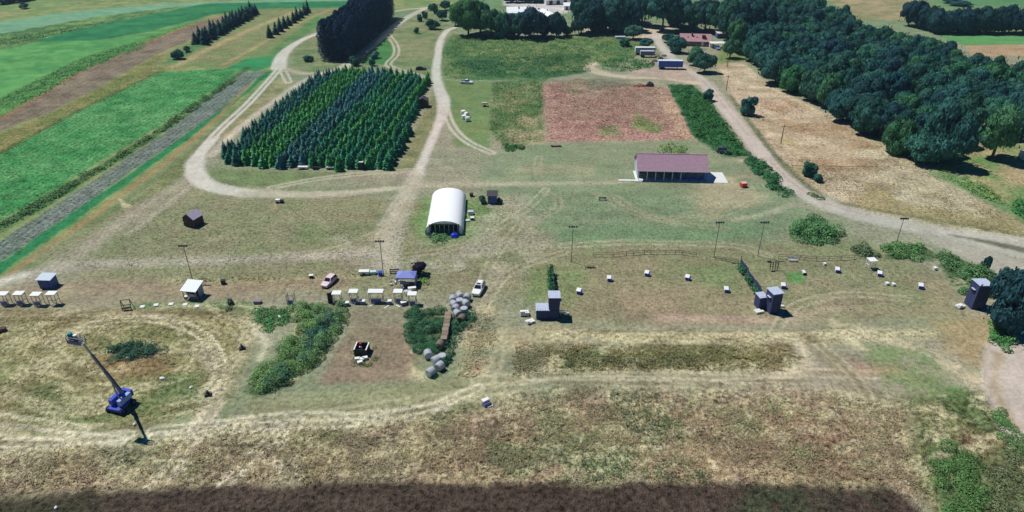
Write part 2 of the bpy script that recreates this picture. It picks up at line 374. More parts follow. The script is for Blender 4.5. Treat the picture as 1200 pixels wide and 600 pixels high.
# lawns round the pavilion
field([(570, 182), (640, 168), (815, 166), (850, 184), (872, 190), (935, 238), (960, 262), (800, 290), (600, 290), (560, 240)], A(134, 144, 108), c2=A(122, 138, 100), soft=3, det=.25, amp=.03)
field([(640, 266), (900, 262), (900, 282), (640, 284)], A(112, 140, 96), soft=3, a=.6, patch=(20, -.05, 50))
field([(660, 225), (830, 222), (860, 250), (650, 258)], A(118, 140, 100), soft=3, a=.5, patch=(13, -.02, 52))
field([(600, 195), (720, 190), (740, 208), (590, 212)], A(158, 156, 118), soft=3, a=.6, patch=(9, 0, 53))
field([(820, 205), (880, 205), (900, 235), (830, 262), (810, 235)], A(168, 158, 122), soft=3, a=.7, patch=(8, -.03, 54))
for arc in ([(640, 226), (652, 232), (654, 243), (640, 252)], [(632, 208), (629, 196), (632, 184)], [(880, 222), (830, 245), (790, 255)], [(895, 230), (850, 250), (808, 258)], [(720, 230), (750, 248), (800, 262), (850, 268)], [(700, 228), (735, 246), (790, 262)]):
    ruts(arc, A(164, 158, 122), soft=.6, a=.6)
# tan hay field beside the main road
field([(838, 74), (862, 66), (905, 100), (1000, 150), (1080, 190), (1150, 235), (1215, 262), (1215, 284), (1110, 272), (1010, 246), (950, 222), (905, 176), (862, 120)], A(178, 162, 126), c2=A(196, 182, 146), soft=1.5, det=.4, amp=.12, reg=5)
field([(900, 150), (1200, 262), (1200, 280), (1000, 242), (930, 200)], A(162, 148, 98), soft=3, a=.75, patch=(16, .02, 60)); field([(870, 90), (1100, 200), (960, 200)], A(172, 140, 100), soft=3, a=.6, patch=(12, .02, 61))
field([(845, 52), (905, 66), (905, 78), (870, 72), (838, 76)], A(122, 140, 84), soft=1.5)
field([(1110, 192), (1090, 188), (1130, 165), (1215, 170), (1215, 260), (1150, 226)], A(116, 146, 84), c2=A(166, 154, 106), soft=2, det=.4, amp=.12)
field([(1168, 196), (1215, 188), (1215, 224), (1180, 215)], A(182, 158, 118), soft=2, a=.8)
field([(1090, 198), (1150, 215), (1180, 238), (1215, 262), (1215, 270), (1140, 228), (1085, 203)], A(110, 142, 84), soft=1.2, a=.8)
field([(1085, 36), (1230, 37), (1230, 53), (1130, 54)], A(96, 150, 86), soft=1.5, det=.15, reg=2); field([(1130, 53), (1230, 52), (1230, 66), (1140, 66)], A(176, 150, 112), soft=1.5)
field([(960, -8), (1080, -8), (1060, 24), (1000, 22)], A(144, 142, 96), c2=A(168, 150, 110), soft=3); field([(1080, -8), (1260, -8), (1260, 6), (1110, 8)], A(98, 142, 90), soft=3, reg=2)
field([(590, -10), (700, -10), (690, 8), (660, 16), (590, 6)], A(196, 188, 176), soft=2, det=.15)
field([(740, 30), (790, 30), (785, 46), (735, 46)], A(196, 180, 148), soft=2); field([(680, 26), (720, 24), (720, 38), (682, 38)], A(190, 176, 148), soft=1.5)
field([(590, 36), (660, 32), (660, 43), (590, 44)], A(150, 152, 128), soft=1.5)

# middle: worn dry ground
field([(100, 330), (40, 300), (190, 225), (225, 208), (470, 235), (600, 230), (660, 300), (640, 345), (300, 340)], A(152, 147, 110), c2=A(134, 138, 98), soft=3, det=.35)
track([(-20, 350), (70, 310), (130, 270), (180, 236), (226, 208)], [5, 6, 5, 4, 3], A(168, 158, 132), soft=2.5, a=.8)
track([(150, 275), (195, 240), (228, 214)], 1.2, A(184, 174, 148), soft=1, a=.8)
field([(330, 240), (440, 236), (460, 262), (430, 290), (340, 290)], A(118, 134, 88), soft=4, a=.65, patch=(12, -.03, 70))
field([(498, 232), (480, 262), (500, 288), (560, 282), (600, 250), (560, 235)], A(104, 140, 76), soft=2.5, a=.75)
field([(560, 235), (620, 225), (650, 290), (580, 330), (545, 300)], A(180, 172, 142), soft=4, a=.6, patch=(8, -.06, 71))
field([(395, 280), (500, 285), (600, 290), (650, 310), (600, 330), (420, 312)], A(182, 174, 148), soft=4, a=.65, patch=(7, -.05, 72))
track([(-20, 338), (30, 322), (110, 310), (230, 306), (330, 302), (430, 298)], [4, 4, 3.6, 3.2, 3, 3], A(184, 176, 152), soft=2, a=.8, reg=4)
track([(0, 331), (26, 323)], 2.6, A(212, 204, 182), soft=1, a=.8)
track([(-20, 348), (100, 336), (220, 340), (330, 332), (400, 330)], 5, A(160, 142, 112), soft=2, a=.8)
track([(-20, 352), (100, 350), (180, 352), (320, 346)], 3, A(152, 140, 108), soft=2, a=.7)
field([(150, 358), (160, 362), (230, 364), (300, 368), (300, 354), (170, 356)], A(96, 136, 78), soft=1, a=.85, det=.5, amp=.15)
track([(190, 329), (260, 328), (340, 328), (430, 322)], 1.2, A(176, 174, 122), soft=.8, a=.7, amp=.3, det=.6)
# lower left: mown rings round a marshy patch
field([(-20, 364), (300, 366), (300, 380), (262, 470), (180, 500), (-20, 510)], A(170, 160, 112), c2=A(146, 148, 96), soft=3, det=.55, amp=.12)
field([(-20, 364), (120, 362), (260, 366), (120, 374), (-20, 376)], A(152, 130, 88), soft=1.2, a=.65)
track([(-20, 372), (80, 368), (200, 370)], 1.4, STRAW, soft=1, a=.8); track([(-20, 388), (60, 382), (120, 378)], 3.2, A(206, 196, 148), soft=2, a=.7, patch=(4, -.05, 80))
track([(-20, 402), (60, 396), (100, 388)], 2.4, A(204, 192, 140), soft=1.5, a=.7, patch=(4, -.05, 81))
ruts([(60, 402), (110, 380), (170, 374), (225, 386), (252, 410), (256, 440), (236, 466)], A(222, 212, 170), soft=.7, a=.9)
ruts([(100, 390), (150, 381), (205, 392), (234, 412), (240, 428)], A(122, 120, 80), soft=.7, a=.75)
track([(234, 405), (250, 425), (258, 445), (242, 480), (205, 540), (190, 580)], [3, 3, 2.5, 2, 2, 2], A(212, 200, 162), soft=1.2, wob=.3, a=.8)
track([(300, 378), (292, 400), (275, 425), (262, 450)], 2.6, A(206, 196, 150), soft=1.4, a=.8, patch=(3, -.05, 82)); track([(296, 385), (312, 402), (305, 420)], 1.4, A(206, 200, 160), soft=.8, a=.9)
field([(110, 415), (190, 412), (205, 435), (130, 446)], A(158, 128, 86), soft=2, a=.8)
field([(40, 450), (130, 440), (190, 470), (180, 505), (60, 500), (20, 470)], A(112, 132, 78), soft=3, a=.75, patch=(7, -.05, 83)); field([(190, 440), (235, 438), (235, 468), (180, 470)], A(104, 136, 80), soft=1.5, a=.7)
# scrubby band along the bottom and centre bottom
field([(-20, 520), (150, 525), (250, 500), (400, 495), (560, 470), (700, 455), (900, 455), (1060, 475), (1100, 560), (1100, 590), (-20, 590)], A(172, 158, 124), c2=A(150, 148, 108), soft=4, det=.7, amp=.22)
field([(-20, 540), (260, 535), (420, 520), (620, 480), (920, 460), (1080, 570), (-20, 575)], A(166, 138, 108), soft=4, a=.55, patch=(9, .0, 90), det=.7)
field([(-20, 520), (600, 470), (1060, 460), (1080, 580), (-20, 580)], A(192, 178, 132), soft=3, a=.6, patch=(4.5, .05, 91)); field([(500, 470), (1000, 462), (1000, 572), (560, 575)], A(124, 140, 94), soft=3, a=.7, patch=(6, .05, 92))
field([(290, 470), (560, 440), (620, 440), (560, 478), (420, 492), (300, 488)], A(148, 146, 102), soft=2, a=.6); field([(345, 505), (400, 500), (390, 520), (340, 522)], A(110, 122, 74), soft=2, a=.6)
# centre: clay range, straw strips
field([(412, 362), (482, 362), (492, 446), (372, 450), (398, 410)], A(148, 130, 104), c2=A(134, 124, 96), soft=1.2, det=.3, amp=.04)
field([(415, 362), (480, 362), (480, 380), (410, 382)], A(136, 136, 106), soft=2, a=.7)
field([(640, 345), (620, 310), (680, 285), (860, 285), (1010, 280), (1120, 330), (1130, 372), (900, 380), (650, 376)], A(148, 142, 106), c2=A(132, 136, 96), soft=3, det=.3)
field([(690, 335), (860, 340), (880, 372), (680, 372)], A(158, 142, 112), soft=3, a=.6, patch=(9, -.03, 100)); field([(800, 312), (862, 310), (866, 345), (820, 332)], A(112, 138, 84), soft=2.5, a=.65)
field([(620, 315), (640, 312), (650, 350), (612, 360)], A(116, 138, 82), soft=2, a=.7); field([(655, 315), (690, 320), (670, 360), (655, 350)], A(116, 140, 84), soft=2, a=.6)
field([(920, 320), (944, 318), (942, 333), (925, 332)], A(92, 140, 76), soft=.8, a=.95); field([(930, 330), (1100, 330), (1120, 365), (930, 370)], A(164, 150, 116), soft=3, a=.6, patch=(8, -.03, 101))
track([(775, 373), (850, 374), (900, 376)], 2.0, A(176, 156, 130), soft=1, a=.8); track([(925, 375), (960, 365), (990, 360)], 3, A(178, 164, 132), soft=2, a=.6)
track([(640, 392), (760, 396), (900, 396), (1000, 394), (1090, 391)], [3.4, 3.6, 3, 3.2, 2.4], A(212, 204, 152), soft=1.6, a=.85, patch=(5, -.2, 102), det=.55)
track([(560, 402), (640, 400)], 3, A(186, 178, 130), soft=2, a=.6); field([(600, 385), (650, 382), (690, 400), (690, 412), (600, 412)], A(184, 166, 128), soft=2, a=.6, patch=(5, -.05, 103))
field([(640, 408), (920, 404), (935, 420), (920, 434), (640, 436)], A(146, 136, 94), c2=A(122, 130, 82), soft=1.5, det=.7, amp=.25)
field([(660, 412), (705, 410), (705, 432), (660, 432)], A(110, 134, 80), soft=2, a=.8)
for ln in ([(560, 446), (700, 436), (830, 440), (940, 437), (1050, 440)], [(620, 441), (760, 441), (900, 444)]): ruts(ln, A(206, 196, 154), gap=1.0, w=.5, soft=.8, a=.65)
track([(935, 400), (946, 420), (938, 432), (912, 440)], 2.2, A(204, 196, 156), soft=1, a=.8); track([(948, 396), (985, 430), (1008, 452), (1040, 500), (1060, 560)], 2.6, A(124, 118, 80), soft=1.5, a=.6)
track([(990, 385), (1050, 400), (1110, 425), (1150, 448)], 3.4, A(206, 196, 150), soft=1.6, a=.7, patch=(4, -.1, 104)); track([(975, 375), (990, 395), (1015, 410)], 1.2, A(206, 196, 150), soft=.8, a=.7)
field([(1015, 405), (1080, 408), (1120, 445), (1150, 470), (1100, 500), (1060, 475), (1020, 425)], A(98, 140, 78), c2=A(122, 142, 88), soft=2, a=.8, patch=(6, -.12, 105))
field([(1000, 425), (1050, 428), (1060, 438), (1010, 438)], A(166, 132, 104), soft=1.5, a=.5); field([(1090, 375), (1170, 370), (1180, 430), (1160, 440), (1110, 410)], A(172, 156, 112), c2=A(148, 138, 90), soft=2, a=.8)
field([(935, 470), (1060, 480), (1075, 570), (930, 572)], A(148, 126, 96), soft=3, a=.6, patch=(8, -.06, 106))
field([(1065, 470), (1160, 460), (1215, 520), (1215, 620), (1110, 620), (1075, 560)], A(98, 124, 70), c2=A(128, 126, 82), soft=2.5, a=.9, det=.7, amp=.3)
field([(1130, 505), (1180, 512), (1160, 530), (1110, 528)], A(124, 104, 76), soft=1.5, a=.8)
field([(545, 370), (575, 350), (600, 400), (570, 445), (540, 442)], A(186, 176, 132), soft=1.6, a=.7, patch=(4, -.06, 107)); field([(480, 425), (500, 440), (495, 448), (480, 440)], STRAW, soft=1, a=.8)
field([(545, 425), (568, 425), (565, 438), (548, 438)], A(186, 140, 118), soft=1, a=.4, patch=(1.5, 0, 108))
for ln in ([(-20, 503), (60, 510), (140, 516)], [(-20, 488), (50, 497), (95, 505)], [(-20, 518), (70, 518), (150, 510)], [(180, 505), (260, 498), (340, 488), (430, 488), (500, 478), (560, 455)], [(180, 512), (300, 500), (420, 494), (520, 474)], [(262, 572), (290, 540), (330, 505), (350, 494)]):
    ruts(ln, A(222, 214, 176), w=.6, soft=.7, a=.9)
for ln in ([(160, 585), (205, 535), (240, 478)], [(184, 585), (222, 530), (262, 470)], [(212, 548), (238, 505)], [(330, 520), (350, 545), (345, 575)], [(310, 530), (336, 556)], [(262, 560), (296, 528)]):
    track(ln, 1.0, A(214, 200, 164), soft=.5, wob=.2, a=.8, patch=(3, -.14, 84))
for ln in ([(330, 300), (400, 290), (450, 268)], [(470, 300), (540, 288), (610, 250), (640, 222)], [(560, 345), (580, 300), (610, 262)], [(548, 400), (572, 350), (600, 318), (660, 296)], [(900, 300), (860, 288), (740, 284), (660, 288)], [(905, 395), (930, 360), (990, 345), (1060, 350)], [(1000, 392), (1060, 402), (1120, 432), (1160, 470)], [(960, 404), (1000, 440), (1035, 500), (1055, 560)], [(700, 448), (840, 452), (940, 462), (1000, 490)], [(440, 490), (520, 476), (575, 440), (585, 400)], [(300, 495), (420, 480), (540, 462), (640, 452)]):
    ruts(ln, A(190, 182, 146), gap=.9, w=.55, soft=.4, a=.55)
for ln in ([(640, 386), (760, 388), (900, 388), (1000, 384)], [(700, 404), (860, 405), (930, 406)], [(640, 447), (800, 448), (930, 446)], [(20, 368), (140, 366), (260, 368)], [(0, 378), (90, 373), (200, 376)]):
    track(ln, .6, A(112, 106, 76), soft=.4, wob=.3, a=.6, patch=(6, -.1, 109))
# ploughed strip at the very bottom
ik = field([(-40, 590), (30, 586), (110, 578), (200, 572), (420, 566), (700, 567), (900, 568), (1040, 570), (1070, 590), (1120, 640), (1100, 900), (-500, 900), (-200, 640)], A(88, 76, 62), c2=A(80, 70, 56), soft=1.0, wob=.8, det=.6, amp=.10, reg=3)
field([(880, 571), (1045, 571), (1065, 600), (860, 610)], A(66, 84, 54), soft=2, a=.7, patch=(7, -.05, 110)); field([(-40, 584), (110, 584), (120, 606), (-40, 610)], A(72, 74, 50), soft=2, a=.7)

for pix, cc in (([(352, 352), (400, 362), (402, 378), (372, 420), (340, 450), (300, 466), (284, 460), (322, 420), (345, 385)], A(74, 108, 62)), ([(298, 362), (345, 360), (340, 378), (312, 390), (300, 380)], A(92, 120, 72)), ([(480, 364), (522, 361), (520, 402), (505, 418), (484, 412), (478, 390)], A(58, 92, 58)), ([(528, 372), (552, 366), (556, 376), (545, 386), (532, 400), (526, 436), (505, 442), (520, 420)], A(62, 88, 56)),
                 ([(124, 406), (150, 402), (186, 403), (192, 412), (170, 419), (130, 423)], A(72, 94, 62)), ([(932, 262), (948, 254), (962, 258), (982, 272), (984, 284), (950, 287), (928, 276)], A(84, 116, 74)), ([(996, 290), (1012, 284), (1028, 296), (1034, 302), (1005, 303)], A(100, 112, 80)), ([(1034, 288), (1070, 286), (1100, 298), (1090, 306), (1040, 303)], A(98, 124, 78)), ([(1102, 300), (1120, 300), (1150, 316), (1172, 340), (1160, 348), (1128, 344), (1108, 322)], A(80, 112, 68)),
                 ([(1090, 530), (1120, 515), (1140, 540), (1150, 570), (1165, 620), (1120, 620), (1100, 580)], A(84, 110, 64)), ([(1150, 545), (1200, 520), (1230, 540), (1230, 640), (1165, 620)], A(100, 110, 74))):
    field(pix, cc, soft=.8, det=.6, a=.9)

field([(470, 192), (482, 160), (498, 130), (510, 100), (512, 120), (514, 140), (498, 175), (486, 200), (440, 202)], A(120, 130, 84), c2=A(138, 138, 94), soft=1.5, det=.35)
field([(250, 196), (300, 200), (400, 203), (440, 201), (400, 208), (320, 220), (260, 218), (240, 206)], A(116, 132, 84), soft=1.5, a=.9)
field([(330, 232), (470, 224), (480, 216), (380, 222), (330, 224)], A(116, 130, 86), soft=1.2, a=.7)
field([(330, 90), (345, 96), (300, 132), (255, 172), (240, 186), (262, 155), (310, 106)], A(130, 136, 84), c2=A(164, 150, 112), soft=1.2, a=.9)

# gravel roads and tracks
PALE = A(214, 208, 194); TRK = A(186, 174, 146)
track([(500, 9), (478, 20), (458, 34), (440, 50), (422, 64), (404, 78)], [4, 4.5, 4.5, 4.5, 4.5, 5], A(200, 194, 176), soft=.7, reg=1, det=.2, wob=.4)
track([(450, 15), (478, 11), (503, 9)], 3.5, A(206, 196, 172), soft=.7, reg=1, wob=.4); track([(452, 34), (480, 31)], 2.2, A(164, 160, 128), soft=1, a=.7)
track([(382, 36), (360, 44), (342, 54), (330, 66), (326, 80)], [3.5, 3.8, 4.2, 5.5, 6.5], PALE, soft=.7, reg=1, det=.2, wob=.5)
track([(404, 78), (385, 84), (358, 86), (332, 80)], [5, 3, 3, 3], A(184, 170, 140), soft=1, reg=4, a=.85)
ruts([(326, 82), (312, 98), (290, 122), (262, 148), (240, 172), (228, 192)], PALE, gap=.95, w=1.2, soft=.6, reg=1, det=.2, wob=.3)
track([(252, 162), (236, 178), (228, 194), (234, 210), (252, 220), (290, 226)], [2.6, 3.6, 5, 5.2, 5, 4.8], PALE, soft=.7, reg=1, det=.2, wob=.5)
track([(290, 226), (340, 228), (390, 227), (470, 220)], [5.5, 4.0, 3.4, 2.5], A(204, 196, 172), soft=1, a=.85, reg=1, det=.25)
track([(404, 80), (372, 88), (348, 100), (322, 118), (298, 136), (272, 158), (248, 182)], [4, 3.2, 2.6, 2.6, 2.6, 2.8, 3], A(192, 182, 156), soft=.9, reg=4, det=.25, a=.9)
ruts([(332, 84), (338, 96)], A(206, 198, 178), gap=1.2, w=.8, soft=.5, a=.8)
ruts([(452, 38), (463, 52), (464, 64), (455, 76), (475, 84), (505, 92)], A(206, 198, 174), gap=1.1, w=1.1, soft=.6, reg=1)
track([(400, 84), (450, 84), (500, 90)], 2.0, A(170, 160, 122), soft=1, a=.6); track([(440, 88), (510, 93)], 1.6, A(184, 178, 150), soft=.8, a=.7)
track([(535, 32), (524, 36), (516, 48), (513, 66), (511, 84), (514, 102), (520, 118), (519, 132), (510, 155), (500, 178), (490, 202)], [3, 3, 3.2, 3.4, 3.6, 4, 4.8, 3.8, 2.8, 2.6, 2.8], PALE, soft=.7, reg=1, det=.2, wob=.5)
track([(490, 202), (480, 220), (470, 240), (460, 260), (455, 285), (452, 310)], [3.8, 4, 4.5, 5, 5, 5], A(206, 198, 176), soft=2, a=.75, reg=1, det=.3)
ruts([(520, 122), (530, 148), (548, 166), (576, 179)], A(210, 204, 186), gap=1.0, w=1.0, soft=.5, reg=1)
ruts([(318, 220), (370, 210), (430, 203), (484, 199)], A(202, 194, 168), gap=.9, w=.9, soft=.6, reg=1)
track([(480, 217), (560, 216), (650, 215), (735, 213)], [3.4, 3, 2.6, 2], A(182, 174, 142), soft=1.6, a=.75, reg=4); track([(476, 240), (420, 300)], 1.5, A(186, 174, 142), soft=1.2, a=.5)
track([(766, 40), (778, 58), (798, 78), (824, 96), (848, 124), (876, 158), (902, 190), (930, 216), (966, 238), (1012, 253), (1070, 266), (1130, 280), (1220, 298)], [4.5, 4.5, 5, 6, 5.6, 5.6, 6, 6.6, 7, 6.6, 6.6, 7, 8], A(198, 191, 178), soft=.9, reg=1, det=.22, wob=.5)
track([(1060, 264), (1120, 271), (1220, 285)], [4, 3.6, 4], A(206, 196, 180), soft=.8, reg=1); track([(1090, 276), (1150, 300), (1220, 330)], [5, 9, 14], A(188, 179, 163), soft=1.2, reg=1, det=.25)
track([(1112, 275), (1160, 284), (1215, 297)], [1, 2.6, 3.4], A(112, 106, 84), soft=.6, a=.9); ruts([(905, 188), (932, 214), (968, 236), (1014, 250)], A(176, 160, 140), soft=.7, a=.6)
ruts([(800, 76), (826, 94), (850, 122), (880, 158)], A(180, 166, 142), gap=1.0, soft=.7, a=.6)
track([(700, 74), (690, 78), (698, 84), (730, 90), (780, 91), (815, 97)], [3, 5, 6, 5, 5.5, 6], A(204, 190, 164), soft=1, reg=1, det=.25)
field([(745, 78), (800, 80), (822, 96), (780, 92), (735, 88)], A(176, 160, 138), soft=1.5, a=.8)
track([(966, 246), (930, 240), (900, 250), (860, 258)], 2, A(186, 176, 146), soft=1.2, a=.6); track([(870, 188), (895, 186)], 2, A(190, 178, 148), soft=1, a=.8)
track([(1010, 248), (1080, 262), (1200, 282)], 1.6, A(132, 134, 90), soft=.8, a=0); track([(985, 238), (1060, 252), (1140, 266), (1215, 278)], 1.8, A(120, 124, 82), soft=.8, a=.8)
track([(1215, 385), (1190, 415), (1184, 445), (1196, 475), (1225, 515)], [9, 8, 8, 9, 11], A(198, 190, 175), soft=.9, reg=1, det=.2, wob=.5)
track([(1172, 415), (1166, 440), (1172, 470), (1190, 500)], 1.2, A(172, 160, 124), soft=1, a=.8)

track([(856, 112), (882, 148), (912, 186), (944, 216), (965, 230)], [1.6, 1.8, 2, 2, 1.6], A(104, 118, 78), soft=.8, a=.8, det=.6)
track([(905, 104), (960, 132), (1010, 158), (1060, 190), (1085, 198)], 2.4, A(196, 186, 140), soft=1.5, a=.6, patch=(6, -.1, 48))
# ordinary wear everywhere
streak = fbm(X/5, Y, 2.2, 3, 33); streak2 = fbm(X*.8+Y*.6, (Y*.8-X*.6)/5, 2.0, 3, 34)
DET = np.where(REG == 1, DET, DET*1.5)
C *= (1+.30*n6+.16*n20+.22*n2+np.where(REG == 1, .08, .34)*streak+np.where(REG == 1, 0, .18)*streak2)[:, None]
g_ = np.clip(n60*1.6, -.35, .35)[:, None]; C *= np.array([1, 1, 1])+g_*np.array([.25, .05, .1])
gain = np.array([1.21, 1.0, 1.16, 1.12, 1.2, 1.22])[REG]
C *= gain[:, None]*np.where((REG == 1)[:, None], np.array([1, 1, .99]), np.array([1, .995, 1.10]))
# pale cut straw lying in swaths on the mown ground near the range
low_ = np.clip((128-Y)/12, 0, 1)*np.where((REG == 0), 1, 0)*np.clip((Y-66)/3, 0, 1)*np.clip((DET-.5)*6, 0, 1)
sw = fbm((X+.5*Y)/2.4, Y-.25*X, 1.6, 3, 61)*.8
cxy = at(160, 412); dd = np.hypot((X-cxy.x)/1.55, Y-cxy.y); ang = np.arctan2(Y-cxy.y, (X-cxy.x)/1.55)
ring = np.clip((24-dd)/4, 0, 1)*np.clip((dd-4)/2, 0, 1)*np.clip((-30-X)/5, 0, 1); sw = sw*(1-ring)+fbm(ang*4, dd, 1.3, 3, 62)*ring
kk = np.clip((sw-.02)*7, 0, 1)*low_*.6; C += (A(206, 198, 158)*1.22-C)*kk[:, None]
kk = np.clip((-sw-.05)*5, 0, 1)*low_*.45; C += (A(122, 116, 80)-C)*kk[:, None]
np.clip(C, .01, .8, out=C)
relief = (fbm(X, Y, 2.6, 3, 21)*1.3+fbm(X, Y, .8, 2, 22)*.9)*AMP*2 + ROW
Z = np.where(FINE, relief, -.05).astype(np.float32)
Z -= np.clip((np.abs(X)/(.74*np.clip(Y, 40, 560)+28)-.97)*10, 0, .3)*0
V = np.column_stack([X, Y, Z])
ii = np.arange(NR*NC).reshape(NR, NC)
FQ = np.stack([ii[:-1, :-1], ii[:-1, 1:], ii[1:, 1:], ii[1:, :-1]], -1).reshape(-1, 4)
fr = REG[FQ[:, 0]].copy(); fr[~FINE[FQ].all(1)] = 0
LABELS = {0: 'dry patchy grassland around the shooting range', 1: 'pale gravel farm roads', 2: 'green crop fields on the left and far right', 3: 'bare ploughed and cut fields', 4: 'worn dirt tracks across the grass', 5: 'hay field and weedy verges beside the main gravel road'}
for r in range(6):
    fs = FQ[fr == r]
    if len(fs) == 0: continue
    used, inv = np.unique(fs, return_inverse=True)
    me = np_mesh(REGN[r], V[used], inv.reshape(-1, 4), GROUND, smooth=True)
    a = me.attributes.new('Col', 'FLOAT_COLOR', 'POINT'); a.data.foreach_set('color', np.column_stack([C[used], np.ones(len(used))]).astype(np.float32).ravel())
    a = me.attributes.new('det', 'FLOAT', 'POINT'); a.data.foreach_set('value', DET[used].astype(np.float32))
    tag(obj(REGN[r], me), LABELS[r], None, None, 'structure')

# ------------------------------------------------------------------ foliage generators
def norm(a): return a/np.maximum(np.linalg.norm(a, axis=-1, keepdims=True), 1e-9)
def leaf_quads(P, Nn, S, r, asp=.7):
    """one small folded leaf spray per point"""
    n = len(P); t = norm(np.cross(Nn, norm(r.normal(size=(n, 3))))); b = np.cross(Nn, t); S = np.asarray(S).reshape(-1, 1)
    v = np.stack([P-t*S*.5, P+b*S*.5*asp-Nn*S*.12, P+t*S*.5, P-b*S*.5*asp-Nn*S*.12], 1)
    return v.reshape(-1, 3), np.arange(4*n).reshape(-1, 4)
def crown_mesh(name, seed, nl=16, n=3600, leaf=.13, rl=(.30, .46), taper=0.0, drop=.25):
    r = np.random.default_rng(seed); c = []
    while len(c) < nl:
        p = r.uniform(-1, 1, 3); q = np.linalg.norm(p)
        if .35 < q < .72 and p[2] > -.62: c.append(p)
    c = np.array(c); R = r.uniform(*rl, nl)
    w = R**2/np.sum(R**2); k = r.choice(nl, int(n*1.9), p=w)
    d = norm(r.normal(size=(len(k), 3))+.7*norm(c[k])+np.array([0, 0, .25]))
    P = c[k]+d*R[k][:, None]*(.80+.24*r.random((len(k), 1)))
    dist = np.linalg.norm(P[:, None, :]-c[None], axis=2)/R[None]; dist[np.arange(len(k)), k] = 9
    keep = dist.min(1) > .80; P, d = P[keep][:n], d[keep][:n]
    # some leaves inside so that the crown has depth
    q = r.normal(size=(n//5, 3))*.33; P = np.vstack([P, q]); d = np.vstack([d, norm(r.normal(size=q.shape))])
    Nn = norm(d+.38*r.normal(size=d.shape)+np.array([0, 0, .35])); S = leaf*r.uniform(.6, 1.35, len(P))
    zlo, zhi = P[:, 2].min(), P[:, 2].max(); P[:, 2] = (P[:, 2]-zlo)/(zhi-zlo)
    P[:, :2] /= np.quantile(np.abs(P[:, :2]), .985)
    if taper: P[:, :2] *= (1-taper*P[:, 2:3])
    Nn = norm(Nn); v, f = leaf_quads(P, Nn, S, r); return np_mesh(name, v, f, LEAF)
def column_mesh(name, seed, n=2600, leaf=.2):
    """dense columnar crown, radius 1, height 1"""
    r = np.random.default_rng(seed); z = r.random(n)**.85; th = r.uniform(0, 2*math.pi, n)
    prof = np.clip(np.minimum(1, .62+z*2.2)*np.sqrt(np.clip(1-z**3.2, 0, 1)), .05, 1)
    lump = 1+.16*np.sin(th*5+z*23+seed)+.12*np.sin(th*3-z*31)
    rr = prof*lump*(.78+.26*r.random(n)); P = np.column_stack([rr*np.cos(th), rr*np.sin(th), z])
    Nn = norm(np.column_stack([np.cos(th), np.sin(th), .35+0*z])+.5*r.normal(size=(n, 3)))
    S = leaf*r.uniform(.6, 1.3, n); t = norm(np.cross(Nn, norm(r.normal(size=(n, 3))))); b = np.cross(Nn, t)
    sc = np.array([1, 1, .12]); S = S[:, None]
    v = np.stack([P-t*S*.5*sc, P+b*S*.4*sc, P+t*S*.5*sc, P-b*S*.4*sc], 1).reshape(-1, 3)
    return np_mesh(name, v, np.arange(4*n).reshape(-1, 4), LEAF)
def conifer_np(seed, lev=13, nb=11):
    """radius 1, height 1: whorls of drooping boughs"""
    r = np.random.default_rng(seed); v = []
    for i in range(lev):
        t = i/(lev-1); z0 = .06+.90*t; R = (1-t)**.66*1.0+.04; m = max(5, int(nb*(1-t*.5)))
        for j in range(m):
            a = 2*math.pi*(j+r.random()*.8)/m+i*.7; L = R*r.uniform(.75, 1.12); w = .30*L+.06
            dz = -.075*(1-t*.6)*r.uniform(.5, 1.5); ca, sa = math.cos(a), math.sin(a)
            z = z0+r.uniform(-.02, .02)
            v += [(.05*ca, .05*sa, z+.055), (.62*L*ca-w*sa, .62*L*sa+w*ca, z+.01+dz*.4), (L*ca, L*sa, z+dz), (.62*L*ca+w*sa, .62*L*sa-w*ca, z+.01+dz*.4)]
    v += [(-.05, 0, .93), (0, .04, .96), (0, 0, 1.03), (.05, 0, .93)]
    v = np.array(v); return v, np.arange(len(v)).reshape(-1, 4)
def trunk_mesh(name, seed, limbs=6, rad=.035):
    m = MB(); rr = random.Random(seed); m.cyl((0, 0, -.01), (0, 0, .55), rad, 7, rad*.6); m.cyl((0, 0, .55), (rr.uniform(-.03, .03), 0, .85), rad*.6, 6, rad*.15)
    for i in range(limbs):
        a = i*2.4+rr.random(); z = rr.uniform(.22, .6); L = rr.uniform(.22, .36)
        m.cyl((0, 0, z), (L*math.cos(a), L*math.sin(a), z+rr.uniform(.12, .25)), rad*.42, 5, rad*.12)
    me = bpy.data.meshes.new(name); me.from_pydata(m.v, [], m.f); me.materials.append(BARK); me.update(); return me

CROWN = [crown_mesh('crown', 40+i, nl=17+i % 4*4, n=7000, leaf=.105, rl=(.26, .44)) for i in range(6)]
COLUMN = [column_mesh('column_crown', 70+i) for i in range(3)]
TRUNK = [trunk_mesh('trunk', 80+i) for i in range(3)]; POLE_TRUNK = trunk_mesh('trunk', 90, 0, .03)
CON = [conifer_np(100+i) for i in range(4)]; CONM = [np_mesh('boughs', *c, LEAF) for c in CON]
BUSHM = [crown_mesh('foliage', 60+i, nl=12, n=1500, leaf=.20, rl=(.34, .5)) for i in range(3)]
LG = lambda r, g, b: (*[min(.5, 1.5*x) for x in alb(r, g, b)], 1)
def tree(name, label, cat, p, h, rad, c, group=None, crowns=None, low=.10, rz=None):
    t = thing(name, label, cat, (p.x, p.y, 0), rnd.uniform(0, 6.28) if rz is None else rz, group)
    o = obj('crown', rnd.choice(crowns or CROWN), t); o.location = (0, 0, low*h); o.scale = (rad, rad, h*(1-low)); o.color = c
    k = obj('trunk', rnd.choice(TRUNK), t); k.scale = (h*.8, h*.8, h*.92)
    return t
def jit(c, a=.14):
    f = 1+rnd.uniform(-a, a); return (c[0]*f*(1+rnd.uniform(-a, a)), c[1]*f, c[2]*f*(1+rnd.uniform(-a, a)), 1)

